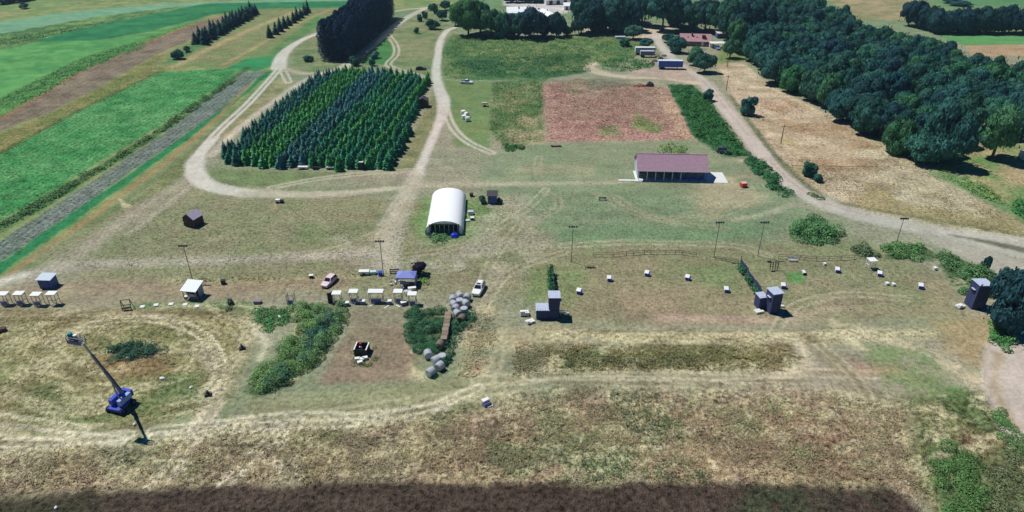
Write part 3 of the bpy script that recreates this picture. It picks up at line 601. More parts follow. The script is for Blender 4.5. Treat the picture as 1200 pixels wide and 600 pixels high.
# ------------------------------------------------------------------ the wood on the right
def inside(pt, P):
    c = False; n = len(P)
    for i in range(n):
        a, b = P[i], P[(i+1) % n]
        if (a[1] > pt[1]) != (b[1] > pt[1]) and pt[0] < (b[0]-a[0])*(pt[1]-a[1])/(b[1]-a[1])+a[0]: c = not c
    return c
TEAL = LG(52, 98, 88); TEAL2 = LG(60, 110, 82); DTEAL = LG(40, 80, 82); LIME = LG(76, 122, 84)
wood = [at(*p) for p in ((868, 68), (903, 96), (957, 124), (1006, 152), (1056, 184), (1088, 193), (1108, 180), (1138, 160), (1262, 168))] + \
       [at(*p, 12) for p in ((1300, 84), (1200, 70), (1140, 62), (1112, 44), (1064, 36), (1010, 22), (975, 4), (945, -14), (860, -14))]
wood = [(p.x, p.y) for p in wood]; wx = [p[0] for p in wood]; wy = [p[1] for p in wood]; pts = []
for q in range(14000):
    p = (rnd.uniform(min(wx), max(wx)), rnd.uniform(min(wy), max(wy)))
    if inside(p, wood) and all((p[0]-a[0])**2+(p[1]-a[1])**2 > 6.6**2 for a in pts): pts.append(p)
    if len(pts) > 250: break
wood_n = len(pts)
for p in pts:
    h = rnd.uniform(10, 14.5); c = rnd.choice([TEAL, TEAL, TEAL2, DTEAL])
    tree('broadleaf_tree', 'leafy dark green tree crowded into the large wood right of the tan field', 'tree', Vector((p[0], p[1], 0)), h, rnd.uniform(4.3, 6.2), jit(c), 'trees of the large wood', low=.0)
g = at(1162, 186); tree('broadleaf_tree', 'pale green tree standing alone on lawn in front of the wood', 'tree', g, hgt(1162, 186, 122), 5.0, LIME, low=.16)
g = at(1100, 192); tree('broadleaf_tree', 'wide dark tree at the front corner of the wood beside the tan field', 'tree', g, hgt(1100, 192, 118), 6.6, TEAL, low=.05)

# hedgerow at the top right
for i in range(22):
    u = 1064+i*8.4; v = 30+min(i, 4)*2.2; g = at(u, v)
    tree('hedgerow_tree', 'dark tree in the straight hedgerow behind the bright green field', 'tree', g, rnd.uniform(11.5, 14.5), rnd.uniform(4.4, 5.4), jit(DTEAL), 'hedgerow trees', low=.0)
for u, v, vt, r, lb in ((1115, 4, -3, 5, 'round dark bush at the end of the far pale field, top right'), (1126, 7, 1, 6, 'wide dark bush beyond the hedgerow, top right')):
    tree('far_bush', lb, 'bush', at(u, v), max(3, hgt(u, v, vt)), r, DTEAL, low=0)

# tree line behind the weedy field, top centre
TL = [(534, 30, 8, 3), (549, 41, -3, 7.5), (563, 38, 2, 5), (576, 43, 8, 6), (590, 44, 12, 4.5), (598, 42, 16, 4), (622, 44, 8, 7.8), (608, 45, 18, 3.5), (637, 42, 20, 3), (652, 43, 14, 4.2), (664, 41, 30, 2.6),
      (681, 40, 4, 5.5), (696, 38, -6, 7), (709, 36, -8, 7), (724, 38, -4, 7), (738, 36, -2, 6), (752, 30, -14, 7), (776, 36, -10, 7.5), (790, 30, -6, 6), (800, 34, -4, 6.5), (812, 36, 2, 6), (826, 36, -4, 7), (842, 40, -2, 7), (856, 46, 0, 6.5), (868, 52, 6, 6), (884, 46, -6, 7), (735, 26, -16, 7), (706, 24, -16, 7), (680, 24, -16, 6)]
for k, (u, v, vt, r) in enumerate(TL):
    g = at(u, v); c = jit(TEAL if k % 3 else DTEAL)
    if (u, v) in ((549, 41), (576, 43)): c = jit(LG(70, 118, 76))
    tree('broadleaf_tree', 'tall dark broadleaf tree in the tree line behind the weedy field', 'tree', g, hgt(u, v, vt)*1.06, r*1.08, c, 'trees of the tree line', low=.02 if u != 776 else .25)
# small trees between poplars and tree line
SM = [(492, 25, 17, 1.6, 'small dark cypress-like tree beside the gravel track fork'), (498, 22, 13, 1.6, 'slim dark tree behind the round bush near the track fork'), (507, 34, 22, 3.6, 'round dark bush between the track fork and the tree line'), (510, 16, 4, 2.4, 'narrow dark tree at the end of the gravel track'), (518, 24, 10, 3.2, 'bushy tree just left of the tall tree line'), (522, 12, 0, 3, 'dark tree at top edge beside the far track'), (488, 39, 32, 1.3, 'tiny dark conifer on the grass right of the poplars'), (505, 12, 5, 2, 'small tree standing at the far track bend'),
      (416, 77, 66, 2.1, 'small round tree at the front right foot of the poplar block'), (436, 77, 69, 1.5, 'small bush in front of the gravel fork right of the poplars'), (440, 68, 60, 2.2, 'greyish bush on the green patch right of the poplars'), (361, 72, 65, 2.2, 'low dark bush left of the poplar block'),
      (742, 46, 27, 4.4, 'round grey-green tree beside the road end by the pale yard'), (757, 56, 44, 3.2, 'low green bush left of the road behind the parked trailers'), (732, 54, 45, 2.6, 'low wide bush in the weeds left of the trailers'), (793, 62, 42, 4.0, 'dark bush right of the road in front of the red-roofed house'), (783, 50, 38, 3, 'dark shrub at the left end of the red-roofed house'),
      (815, 76, 53, 3.8, 'light green tree on the lawn in front of the red-roofed house'), (825, 85, 60, 4.6, 'dark round tree at the roadside corner of the tan field'), (855, 68, 42, 3.6, 'bright green tree on lawn at the corner of the wood'), (861, 62, 20, 4, 'tall light green tree at the left tip of the wood'),
      (830, 118, 105, 1.9, 'small dark tree on the weedy verge left of the road'), (876, 135, 113, 2.6, 'roadside round tree at the left edge of the tan field'), (947, 206, 190, 2.0, 'small dark shrub on the right verge of the main road'), (958, 213, 204, 1.4, 'tiny green shrub beside the dark one on the right road verge'),
      (1186, 388, 318, 5.2, 'large dark round tree beside the rightmost tower'), (1152, 318, 300, .9, 'slim dark sapling on the verge behind the rightmost tower, left one'), (1174, 335, 315, 1.3, 'dark sapling above the tall round tree by the road'), (29, 10, 3, 3, 'lone dark bush in the far left pale fields'),
      (210, 69, 58, 2.6, 'lone dark conifer-like bush nearest the striped crop, front'), (220, 61, 54, 1.6, 'small dark bush just behind the lone one at the field corner')]
for u, v, vt, r, lb in SM:
    g = at(u, v); c = DTEAL if 'rightmost tower' in lb else LIME if 'light green' in lb or 'bright green' in lb else (LG(78, 122, 100) if 'grey' in lb else jit(TEAL))
    tree('small_tree' if 'tree' in lb else 'bush', lb, 'tree' if 'tree' in lb or 'conifer' in lb else 'bush', g, max(1.2, hgt(u, v, vt)), r, c, low=.04, crowns=BUSHM if r < 3 else None)
for u, v, vt in ((4, 5, -4), (10, 4, -5), (17, 3, -5), (26, 2, -5), (33, 1, -4)):
    tree('far_tree', 'dark tree of the far clump in the top left corner', 'tree', at(u, v), hgt(u, v, vt), 4, jit(DTEAL), 'far top-left clump', low=.03)

# poplar block
a0, a1 = at(395, 71), at(449, 19); d = (a1-a0); Lp = d.length; d.normalize(); nrm = Vector((-d.y, d.x, 0)); k = 0
POP = LG(30, 62, 84)
for i in range(int(Lp/3.9)):
    for j in range(4):
        p = a0+d*(i*3.9+rnd.uniform(-.5, .5))+nrm*(j*3.6-5.0+rnd.uniform(-.4, .4)); h = rnd.uniform(15.0, 17.5)
        t = thing('poplar_tree', 'tall dark columnar tree in the dense planted block at top', 'tree', (p.x, p.y, 0), rnd.uniform(0, 6.28), 'trees of the dense planted block')
        o = obj('crown', COLUMN[k % 3], t); o.scale = (2.5, 2.5, h*.97); o.location = (0, 0, .03*h); o.color = jit(POP, .1)
        q = obj('trunk', POLE_TRUNK, t); q.scale = (h*.4, h*.4, h*.9); k += 1

# conifer belts on the far fields
def belt(p0, p1, n, nrow, gap, h, r, lb, gp):
    a, b = at(*p0), at(*p1); e = (b-a).normalized(); m = Vector((-e.y, e.x, 0))
    for j in range(nrow):
        for i in range(n):
            p = a+(b-a)*(i/(n-1))+m*(j-(nrow-1)/2)*gap+Vector((rnd.uniform(-.7, .7), rnd.uniform(-.7, .7), 0)); hh = h*rnd.uniform(.75, 1.15)
            t = thing('conifer', lb, 'tree', (p.x, p.y, 0), rnd.uniform(0, 6), gp)
            o = obj('boughs', CONM[(i+j) % 4], t); o.scale = (r, r, hh); o.color = jit(LG(40, 88, 84)); q = obj('trunk', POLE_TRUNK, t); q.scale = (hh*.5, hh*.5, hh*.9)
belt((234, 52), (297, 17), 16, 2, 4.0, 7.0, 2.6, 'dark conifer in the double row across the far striped field', 'double row of far conifers')
belt((318, 44), (362, 15), 10, 1, 4, 6.5, 2.4, 'dark conifer in the single row nearer the poplar block', 'single row of far conifers')

# the Christmas tree plantation: rows run up the slope
pl = [(256, 192), (300, 197), (345, 198), (400, 200), (450, 200), (463, 194), (470, 176), (477, 162), (485, 146), (489, 130), (497, 112), (505, 98), (480, 91), (440, 88), (400, 88), (378, 92), (340, 120), (300, 155)]
PP = [(q.x, q.y) for q in (at(*p) for p in pl)]
e = (at(378, 92)-at(256, 192)); e.normalize(); m = Vector((e.y, -e.x, 0)); o0 = at(256, 192); spots = []
for ci in range(-2, 40):
    for ri in range(-5, 60):
        p = o0+m*(ci*2.75)+e*(ri*2.55+.6*(ci % 2))+Vector((rnd.uniform(-.35, .35), rnd.uniform(-.35, .35), 0))
        if inside(p, PP) and rnd.random() > .035: spots.append((p, ci))
spots.sort(key=lambda s: s[0].length)
BLUEC, GRNC, LGRN, MIDC = LG(70, 124, 118), LG(62, 136, 94), LG(80, 150, 88), LG(56, 116, 102)
def con_col(ci):
    if ci < 3: return MIDC
    if ci < 7: return LGRN
    if ci < 10: return BLUEC
    if ci > 22: return MIDC
    return GRNC if ci % 4 else LGRN
rest_v = []; rest = {}
for k, (p, ci) in enumerate(spots):
    h = rnd.uniform(3.6, 5.2); r = rnd.uniform(1.5, 1.85); c = jit(con_col(ci), .12)
    if k < 300:
        t = thing('fir_tree', 'young conical fir in the rows of the tree plantation', 'tree', (p.x, p.y, 0), rnd.uniform(0, 6), 'plantation firs')
        o = obj('boughs', CONM[k % 4], t); o.scale = (r, r, h); o.color = c; q = obj('trunk', POLE_TRUNK, t); q.scale = (h*.5, h*.5, h*.9)
    else:
        key = 0 if con_col(ci) in (MIDC,) else 1 if con_col(ci) == LGRN else 2 if con_col(ci) == BLUEC else 3
        v, f = CON[k % 4]; a = rnd.uniform(0, 6); ca, sa = math.cos(a), math.sin(a); w = v*np.array([r, r, h]); w = np.column_stack([w[:, 0]*ca-w[:, 1]*sa+p.x, w[:, 0]*sa+w[:, 1]*ca+p.y, w[:, 2]])
        rest.setdefault(key, []).append(w)
for key, L_ in rest.items():
    V_ = np.vstack(L_); o = obj('plantation_firs', np_mesh('plantation_firs', V_, np.arange(len(V_)).reshape(-1, 4), LEAF)); o.color = (MIDC, LGRN, BLUEC, GRNC)[key]
    tag(o, ('dark', 'light green', 'bluish', 'mid green')[key]+' fir rows in the far part of the tree plantation', 'trees', None, 'stuff')

# ------------------------------------------------------------------ thickets, weeds and tufts
def thicket(name, label, pix, n, h, c, mound=1.4, leaf=.34, kind='stuff', seed=0, cat='shrubs', colors=None):
    """a mass of weeds or brambles: leafy mounds spread over an area"""
    r = np.random.default_rng(seed+7); P = atn(pix); lo, hi = P.min(0), P.max(0); ctr = []
    area = abs(sum(P[i][0]*P[(i+1) % len(P)][1]-P[(i+1) % len(P)][0]*P[i][1] for i in range(len(P))))/2
    nm = max(4, int(area/(mound*mound*1.5)))
    while len(ctr) < nm:
        q = lo+(hi-lo)*r.random(2)
        if inside(q, P): ctr.append(q)
    ctr = np.array(ctr); hm = h*r.uniform(.45, 1.1, nm); rm = mound*r.uniform(.7, 1.3, nm)
    k = r.integers(0, nm, n); d = norm(r.normal(size=(n, 3))); d[:, 2] = np.abs(d[:, 2])
    rad = (.85+.22*r.random(n)); Q = np.column_stack([ctr[k]+d[:, :2]*(rm[k]*rad)[:, None], d[:, 2]*hm[k]*rad])
    Nn = norm(d+.45*r.normal(size=(n, 3))+np.array([0, 0, .5])); v, f = leaf_quads(Q, Nn, leaf*r.uniform(.6, 1.4, n), r)
    o = obj(name, np_mesh(name, v, f, LEAF)); o.color = c; return tag(o, label, cat, None, kind)
W1, W2, W3 = LG(84, 138, 78), LG(56, 104, 68), LG(116, 150, 86)
thicket('bramble_thicket', 'bright green bramble thicket sloping down left of the bare clay range', [(352, 352), (400, 362), (402, 378), (372, 420), (340, 450), (300, 466), (284, 460), (322, 420), (345, 385)], 19000, 2.0, LG(98, 142, 86), 1.5, .22, seed=1)
thicket('bramble_thicket', 'darker shrubs on the right flank of the long bramble thicket', [(380, 372), (402, 366), (400, 380), (370, 425), (330, 455), (300, 462), (345, 425)], 8000, 2.2, LG(66, 106, 86), 1.2, .23, seed=2)
thicket('weed_patch', 'low green weeds left of the bramble thicket under the post frame', [(298, 362), (345, 360), (340, 378), (312, 390), (300, 380)], 1500, .7, LG(78, 126, 72), .9, .3, seed=3)
thicket('weed_patch', 'dark green rectangle of tall weeds left of the straw bale wall', [(480, 364), (522, 361), (520, 402), (505, 418), (484, 412), (478, 390)], 13000, 1.3, LG(60, 104, 74), 1.2, .22, seed=4)
thicket('weed_patch', 'dark weeds along the right foot of the straw bale wall', [(528, 372), (552, 366), (556, 376), (545, 386), (532, 400), (526, 436), (505, 442), (520, 420)], 2600, 1.2, LG(52, 98, 66), 1.0, .3, seed=5)
thicket('reed_patch', 'dark reedy patch in the marshy ring behind the boom lift', [(124, 406), (150, 402), (186, 403), (192, 412), (170, 419), (130, 423)], 4200, 1.1, LG(56, 92, 68), .9, .22, seed=6)
thicket('verge_weeds', 'tall dark weeds on the verge between pavilion and main road', [(784, 100), (812, 103), (832, 121), (870, 176), (882, 182), (850, 183), (815, 158)], 9500, 1.3, LG(54, 106, 64), 1.6, .5, seed=7)
thicket('verge_weeds', 'smaller block of dark weeds on the verge nearer the red box', [(868, 188), (888, 186), (932, 230), (914, 229)], 3000, 1.2, LG(52, 104, 66), 1.3, .46, seed=8)
thicket('shrub', 'wide round shrub on dry grass left of the main road bend', [(932, 262), (948, 254), (962, 258), (982, 272), (984, 284), (950, 287), (928, 276)], 3600, 2.5, LG(82, 126, 78), 2.0, .42, seed=9, kind=None, cat='shrub')
thicket('scrub_strip', 'dark brownish scrub left of the green bushes along the roadside ditch', [(996, 290), (1012, 284), (1028, 296), (1034, 302), (1005, 303)], 1300, 1.4, LG(96, 112, 80), 1.2, .36, seed=10)
thicket('scrub_strip', 'light green bushes along the ditch below the forking road', [(1034, 288), (1070, 286), (1100, 298), (1090, 306), (1040, 303)], 2600, 1.6, LG(92, 134, 80), 1.3, .36, seed=11)
thicket('scrub_strip', 'long green hedge running from the ditch down to the rightmost tower', [(1102, 300), (1120, 300), (1150, 316), (1172, 340), (1160, 348), (1128, 344), (1108, 322)], 8500, 2.0, LG(84, 122, 76), 1.5, .32, seed=12)
thicket('scrub_strip', 'bushy growth under the large round tree by the gravel road corner', [(1160, 372), (1180, 376), (1190, 390), (1178, 420), (1164, 400)], 1800, 1.3, LG(72, 128, 70), 1.0, .34, seed=13)
thicket('scrub', 'bright green bushes in the bottom right corner', [(1090, 530), (1120, 515), (1140, 540), (1150, 570), (1165, 620), (1120, 620), (1100, 580)], 7500, 1.1, LG(92, 124, 70), 1.4, .22, seed=14)
thicket('scrub', 'darker mixed scrub at the right edge below the gravel road', [(1150, 545), (1200, 520), (1230, 540), (1230, 640), (1165, 620)], 6000, 1.0, LG(102, 114, 78), 1.3, .22, seed=15)
thicket('scrub', 'green weeds beside the right gravel road edge', [(1168, 480), (1185, 492), (1215, 530), (1215, 545), (1180, 520), (1155, 490)], 3000, .8, LG(96, 128, 76), 1.1, .22, seed=16)
thicket('weed_patch', 'dark weed clumps in the middle of the strip between the two straw tracks', [(660, 416), (720, 414), (830, 416), (830, 432), (760, 430), (662, 430)], 1900, .9, LG(96, 108, 76), .8, .24, seed=17)
thicket('weed_patch', 'dark green tufts in the dry scrub at lower centre', [(715, 462), (785, 460), (800, 500), (740, 512), (720, 490)], 1500, .6, LG(88, 104, 74), .9, .2, seed=18)
thicket('weed_patch', 'green clumps at the ploughed edge in lower centre', [(680, 535), (730, 530), (830, 555), (820, 568), (690, 566)], 1800, .55, LG(88, 106, 68), .9, .2, seed=19)
thicket('field_margin_weeds', 'light green weedy field margin above the ploughed strip at left', [(-20, 132), (0, 116), (50, 92), (95, 70), (165, 49), (172, 54), (100, 82), (30, 122)], 7000, .8, LG(112, 156, 92), 1.8, .5, seed=20)
thicket('field_margin_weeds', 'pale weed strip between the two far left green fields', [(0, 54), (45, 46), (120, 28), (205, 10), (160, 20), (60, 36), (0, 46)], 3400, .7, LG(106, 142, 88), 1.8, .55, seed=21)
thicket('field_weeds', 'mixed green weeds covering the field below the tree line', [(535, 42), (720, 44), (760, 50), (740, 66), (690, 68), (640, 70), (520, 66)], 5600, 1.1, LG(92, 126, 76), 2.0, .55, seed=22)
thicket('field_weeds', 'darker weed band in the middle of the field below the tree line', [(528, 72), (600, 68), (690, 66), (688, 84), (640, 90), (560, 88), (530, 86)], 5200, 1.2, LG(62, 108, 68), 1.8, .5, seed=23)
thicket('field_weeds', 'green weeds on the turning loop beside the blue trailer', [(702, 72), (745, 66), (765, 74), (765, 80), (725, 84), (705, 80)], 1800, 1.2, LG(66, 120, 68), 1.6, .6, seed=24)
thicket('field_weeds', 'mottled weeds between the lawn track and the reddish plot', [(580, 98), (636, 96), (634, 130), (606, 160), (590, 174), (576, 150)], 2400, .8, LG(84, 116, 70), 1.4, .4, seed=25)
thicket('field_weeds', 'low dark hedge at the front left of the reddish plot', [(592, 170), (612, 168), (612, 176), (592, 177)], 500, 1.0, LG(48, 100, 60), 1.2, .5, seed=26)
thicket('bush_behind_pavilion', 'light green bushes right behind the pavilion roof', [(772, 172), (790, 168), (806, 172), (806, 182), (775, 182)], 700, 1.6, LG(104, 142, 80), 1.5, .45, seed=27)
thicket('hay_field_weeds', 'green weedy line crossing the lawn right of the wood corner', [(1096, 196), (1120, 200), (1160, 224), (1175, 238), (1150, 232), (1105, 206)], 1300, .9, LG(104, 142, 82), 1.4, .45, seed=28)
thicket('roadside_bush', 'dark green bush at the right edge beyond the main road', [(1180, 240), (1200, 236), (1225, 245), (1225, 262), (1195, 256)], 1400, 1.7, LG(66, 126, 68), 1.5, .42, seed=29)
thicket('vegetable_margin', 'dark grassy bank between the crop and the grey vegetable rows', [(0, 272), (90, 217), (180, 161), (262, 104), (280, 92), (262, 98), (180, 155), (90, 209), (0, 262)], 4200, .9, LG(78, 116, 70), 1.3, .5, seed=30)
thicket('roadside_scrub', 'dark grass verge along the left of the main road bend', [(926, 208), (942, 222), (975, 240), (985, 246), (950, 228)], 0 or 300, .6, LG(98, 120, 76), 1.0, .4, seed=31)

def tufts(name, label, pix, n, c, hmin, hmax, seed, patch=None):
    """tufts of rough grass: leaning blades"""
    r = np.random.default_rng(seed); P = atn(pix); lo, hi = P.min(0), P.max(0); Q = lo+(hi-lo)*r.random((int(n*2.6), 2))
    sd = poly_sd(Q[:, 0], Q[:, 1], P)+4*fbm(Q[:, 0], Q[:, 1], 9, 3, 77); k = r.random(len(Q)) < np.clip((-sd+.3)/4.5, 0, 1); Q = Q[k]
    if patch: Q = Q[fbm(Q[:, 0], Q[:, 1], patch[0], 3, patch[2]) > patch[1]]
    Q = Q[:n]; m = len(Q); B = 3; Q = np.repeat(Q, B, 0); N_ = m*B
    h = np.repeat(r.uniform(hmin, hmax, m), B)*r.uniform(.7, 1.2, N_); a = r.uniform(0, 6.283, N_); w = h*r.uniform(.25, .45, N_); ln = h*r.uniform(.9, 2.4, N_); a2 = a+1.57+r.normal(size=N_)*.4
    z0 = np.zeros(N_)-.05; dx, dy = np.cos(a)*w, np.sin(a)*w; tx, ty = np.cos(a2)*ln, np.sin(a2)*ln
    v = np.stack([np.column_stack([Q[:, 0]-dx, Q[:, 1]-dy, z0]), np.column_stack([Q[:, 0]+dx, Q[:, 1]+dy, z0]), np.column_stack([Q[:, 0]+dx*.35+tx, Q[:, 1]+dy*.35+ty, h]), np.column_stack([Q[:, 0]-dx*.35+tx, Q[:, 1]-dy*.35+ty, h])], 1).reshape(-1, 3)
    me = np_mesh(name, v, np.arange(len(v)).reshape(-1, 4), GRASS)
    ri = np.clip(np.searchsorted(_ys, Q[:, 1]), 0, NR-1); cj = np.clip(np.round(Q[:, 0]/_hw[ri]*500).astype(int)+505, 0, NC-1)
    gc = C[ri*NC+cj]*.62+np.array(c[:3])*.38; a_ = me.attributes.new('Col', 'FLOAT_COLOR', 'POINT')
    a_.data.foreach_set('color', np.repeat(np.column_stack([gc, np.ones(N_)]), 4, 0).astype(np.float32).ravel())
    return tag(obj(name, me), label, 'grass', None, 'stuff')
TG = lambda r, g, b: tuple(x*f for x, f in zip(alb(r, g, b), (1.3, 1.3, 1.45)))+(1,)
LOW = [(-40, 520), (150, 522), (260, 505), (420, 495), (560, 475), (700, 455), (920, 455), (1060, 478), (1085, 575), (1000, 570), (400, 566), (150, 572), (-40, 582)]
tufts('dry_grass', 'straw coloured rough grass across the bottom of the range', LOW, 16000, TG(186, 174, 134), .08, .24, 1, (5, -.05, 40))
tufts('brown_grass', 'brown dead grass tufts across the bottom of the range', LOW, 12000, TG(160, 142, 114), .08, .24, 2, (7, -.02, 41))
tufts('green_grass', 'green grass tufts scattered across the bottom of the range', LOW, 9000, TG(116, 130, 88), .08, .24, 3, (6, .05, 42))
tufts('mown_straw', 'straw tufts on the mown rings around the boom lift', [(-40, 368), (300, 370), (285, 440), (240, 490), (-40, 505)], 5000, TG(190, 182, 138), .06, .2, 4, (4, .02, 43))
tufts('strip_grass', 'dry tufts on the strip between the two straw tracks', [(600, 404), (930, 402), (925, 436), (600, 440)], 5000, TG(156, 144, 98), .1, .3, 5, (4, -.06, 44))
tufts('hay_grass', 'pale dry grass of the hay field beside the main road', [(845, 78), (905, 104), (1000, 152), (1080, 192), (1150, 236), (1215, 264), (1200, 278), (1010, 244), (950, 220), (905, 174), (862, 118)], 9000, TG(190, 178, 146), .1, .3, 6, (8, -.03, 45))
tufts('plot_grass', 'reddish dead stalks on the cut plot behind the pavilion', [(638, 99), (680, 94), (782, 105), (812, 163), (642, 165)], 6000, TG(172, 144, 122), .1, .3, 7, (6, -.05, 46))
tufts('turf_grass', 'short worn turf over the middle of the range', [(60, 310), (200, 236), (330, 236), (470, 236), (600, 225), (800, 225), (930, 245), (1000, 285), (1110, 335), (1120, 372), (900, 380), (640, 378), (300, 345), (100, 330)], 16000, TG(150, 146, 112), .07, .2, 10)
tufts('ridge_grass', 'yellowish rough grass ridge along the track behind the kiosk', [(185, 326), (430, 319), (430, 325), (300, 331), (185, 331)], 900, TG(184, 178, 124), .15, .4, 9)
tufts('bank_grass', 'long yellow grass right of the straw bale wall', [(545, 372), (575, 360), (585, 400), (560, 440), (535, 442), (540, 400)], 1500, TG(196, 188, 146), .1, .32, 8)

# ------------------------------------------------------------------ materials of built things
WHITE = mat('white_paint', (232, 232, 228), .5, .05, 1.5); POLY = mat('greenhouse_film', (250, 252, 253), .4, .01, .6, spec=.5)
GREYW = mat('grey_blue_boards', (58, 68, 106), .75, .12, 1.2); ROOFM = mat('grey_metal_roof', (184, 192, 212), .6, .2, 2.2)
DARKW = mat('dark_brown_boards', (78, 62, 60), .8, .2, 1.5); DARKR = mat('dark_roof', (72, 68, 74), .8, .2, 2)
LILAC = mat('lilac_tin_roof', (186, 176, 196), .45, .15, 1.5); WOOD = mat('weathered_wood', (148, 132, 116), .85, .2, 3); PURP = mat('maroon_shingles', (168, 136, 152), .85, .16, 1.3, bump=.3)
CONC = mat('concrete', (214, 216, 212), .85, .06, .8); DARK = mat('dark_interior', (46, 44, 48), .9, .1, 2); METAL = mat('galvanised_metal', (150, 154, 160), .4, .1, 3, metal=.6)
BLUEP = mat('blue_lift_paint', (52, 78, 190), .4, .08, 2); TYRE = mat('tyre_rubber', (34, 34, 38), .9, .1, 4); RIM = mat('wheel_rim', (170, 172, 176), .35, .05, 4, metal=.7)
GLASS = mat('dark_window_glass', (30, 38, 50), .08, .05, 2, spec=.7); REDP = mat('red_paint', (206, 52, 44), .5, .08, 2); REDROOF = mat('red_tin_roof', (182, 140, 142), .6, .12, 1.0)
BLUET = mat('blue_tarpaulin', (36, 66, 214), .45, .12, 2.5); STRAWM = mat('straw_bale', (150, 134, 114), .95, .3, 3, bump=.5); WRAP = mat('grey_bale_wrap', (176, 180, 186), .5, .18, 2.5); BRB = mat('old_brown_bale', (132, 114, 100), .95, .25, 3, bump=.5)
BLACK = mat('black_plastic', (34, 34, 42), .6, .1, 3); POLE = mat('grey_pole', (122, 118, 114), .7, .1, 3); TEALP = mat('teal_paint', (40, 130, 134), .5, .1, 3); TRAIL = mat('blue_trailer_side', (58, 92, 176), .5, .08, .6); CREAM = mat('cream_siding', (206, 200, 190), .7, .08, 1.2)
ORANGEP = mat('salmon_paint', (226, 200, 206), .35, .05, 1.5)

def place(u, v, back=0.0, rz=0.0):
    g = at(u, v); return (g.x-math.sin(rz)*back, g.y+math.cos(rz)*back, 0)
def gable(m, w, d, h0, h1, y0=0, over=.0):
    pass

# ------------------------------------------------------------------ skeet towers
def tower(label, u, v, w, d, h, rz, win='left'):
    t = thing('skeet_tower', label, 'tower', place(u, v, d/2, rz), rz)
    m = MB(); th = .12
    for x, y, a, b in ((0, -d/2+th/2, w, th), (0, d/2-th/2, w, th), (-w/2+th/2, 0, th, d-2*th-.004), (w/2-th/2, 0, th, d-2*th-.004)): m.box((x, y, h/2), (a, b, h))
    m.build('wall', GREYW, t)
    r = MB(); r.box((0, 0, h+.06), (w+.3, d+.3, .10))
    for i in range(6): r.box((-w/2-.1+(i+.5)*(w+.2)/6, 0, h+.13), (.05, d+.28, .05))
    r.build('roof', ROOFM, t)
    for zz in (.7, 1.4, 2.1, 2.8, 3.5, 4.2):
        if zz < h-.2: MB().box((0, -d/2-.015, zz), (w+.02, .03, .06)).build('batten', GREYW, t)
    for sx in (-1, 1):
        MB().box((sx*(w/2+.012), 0, h/2), (.03, .1, h-.01)).build('corner_trim', GREYW, t)
    s = -1 if win == 'left' else 1
    f = MB(); f.box((s*(w/2+.05), -.1, h*.66), (.1, .9, .8)); f = f.build('window', DARK, t)
    MB().box((s*(w/2+.12), -.1, h*.66+.5), (.5, 1.0, .06)).build('window_hood', ROOFM, f)
    MB().box((0, -d/2-.03, 1.0), (.8, .05, 1.95)).build('door', GREYW, t)
    return t
def low_house(label, u, v, w, d, h, rz):
    t = thing('low_trap_house', label, 'shed', place(u, v, d/2, rz), rz); m = MB().box((0, 0, h/2), (w, d, h)); m.build('wall', GREYW, t)
    r = MB(); r.box((0, 0, h+.05), (w+.25, d+.25, .09), rot=Matrix.Rotation(math.radians(4), 3, 'X'))
    for i in range(5): r.box((-w/2+(i+.5)*w/5, 0, h+.12), (.05, d+.2, .05))
    r.build('roof', ROOFM, t); MB().box((w*.2, -d/2-.02, h*.5), (.7, .04, h*.8)).build('door', GREYW, t); return t
tower('tall grey tower left of the middle skeet field, with low shed beside it', 649, 374, 2.0, 2.3, 4.7, 0.0, 'right')
low_house('low grey flat-roofed shed attached to the left of the left tower', 635.6, 374.5, 2.3, 2.1, 2.1, 0.0)
tower('grey-blue tower at the end of the board fence between the two skeet fields', 907.5, 367.5, 2.0, 2.3, 4.4, .22, 'left')
low_house('small low lean-to against the left side of the middle tower', 892.5, 362, 1.5, 1.7, 2.6, .22)
tower('grey tower beside the large round tree at the far right skeet field', 1145.5, 362.5, 2.5, 2.4, 5.3, .02, 'left')

def board_fence(label, pix, h=1.9, mat_=None):
    P = [at(*p) for p in pix]; t = thing('board_fence', label, 'fence', P[0]); o = P[0]
    n = 0
    for a, b in zip(P[:-1], P[1:]):
        L = (b-a).length; k = max(1, round(L/2.4)); e = (b-a)/k
        for i in range(k):
            p, q = a+e*i-o, a+e*(i+1)-o; z = h*(1+(.12 if n % 3 == 1 else 0)-(.08 if n % 4 == 3 else 0))
            m = MB(); nb = 7
            for j in range(nb):
                c = p+(q-p)*((j+.5)/nb); m.box((c.x, c.y, z/2+.08), (e.length/nb-.03, .05, z*(1-.02*(j % 3))), rz=math.atan2(e.y, e.x))
            for zz in (.4, z-.25): m.bar(p+Vector((0, 0, zz))+e.normalized().cross(Vector((0, 0, 1)))*.05, q+Vector((0, 0, zz))+e.normalized().cross(Vector((0, 0, 1)))*.05, .05, .09)
            m.build('fence_panel', mat_ or GREYW, t); MB().box((p.x, p.y, (z+.2)/2), (.13, .13, z+.2)).build('post', POLE, t); n += 1
    MB().box((P[-1].x-o.x, P[-1].y-o.y, 1.3), (.14, .14, 2.6)).build('post', POLE, t)
    return t
board_fence('grey board fence running back from the left tower, vines on it', [(650, 354), (647, 322)], 1.9)
board_fence('pale blue-grey board fence with vines running back from the middle tower', [(896, 356), (884, 338), (867, 312)], 1.8)
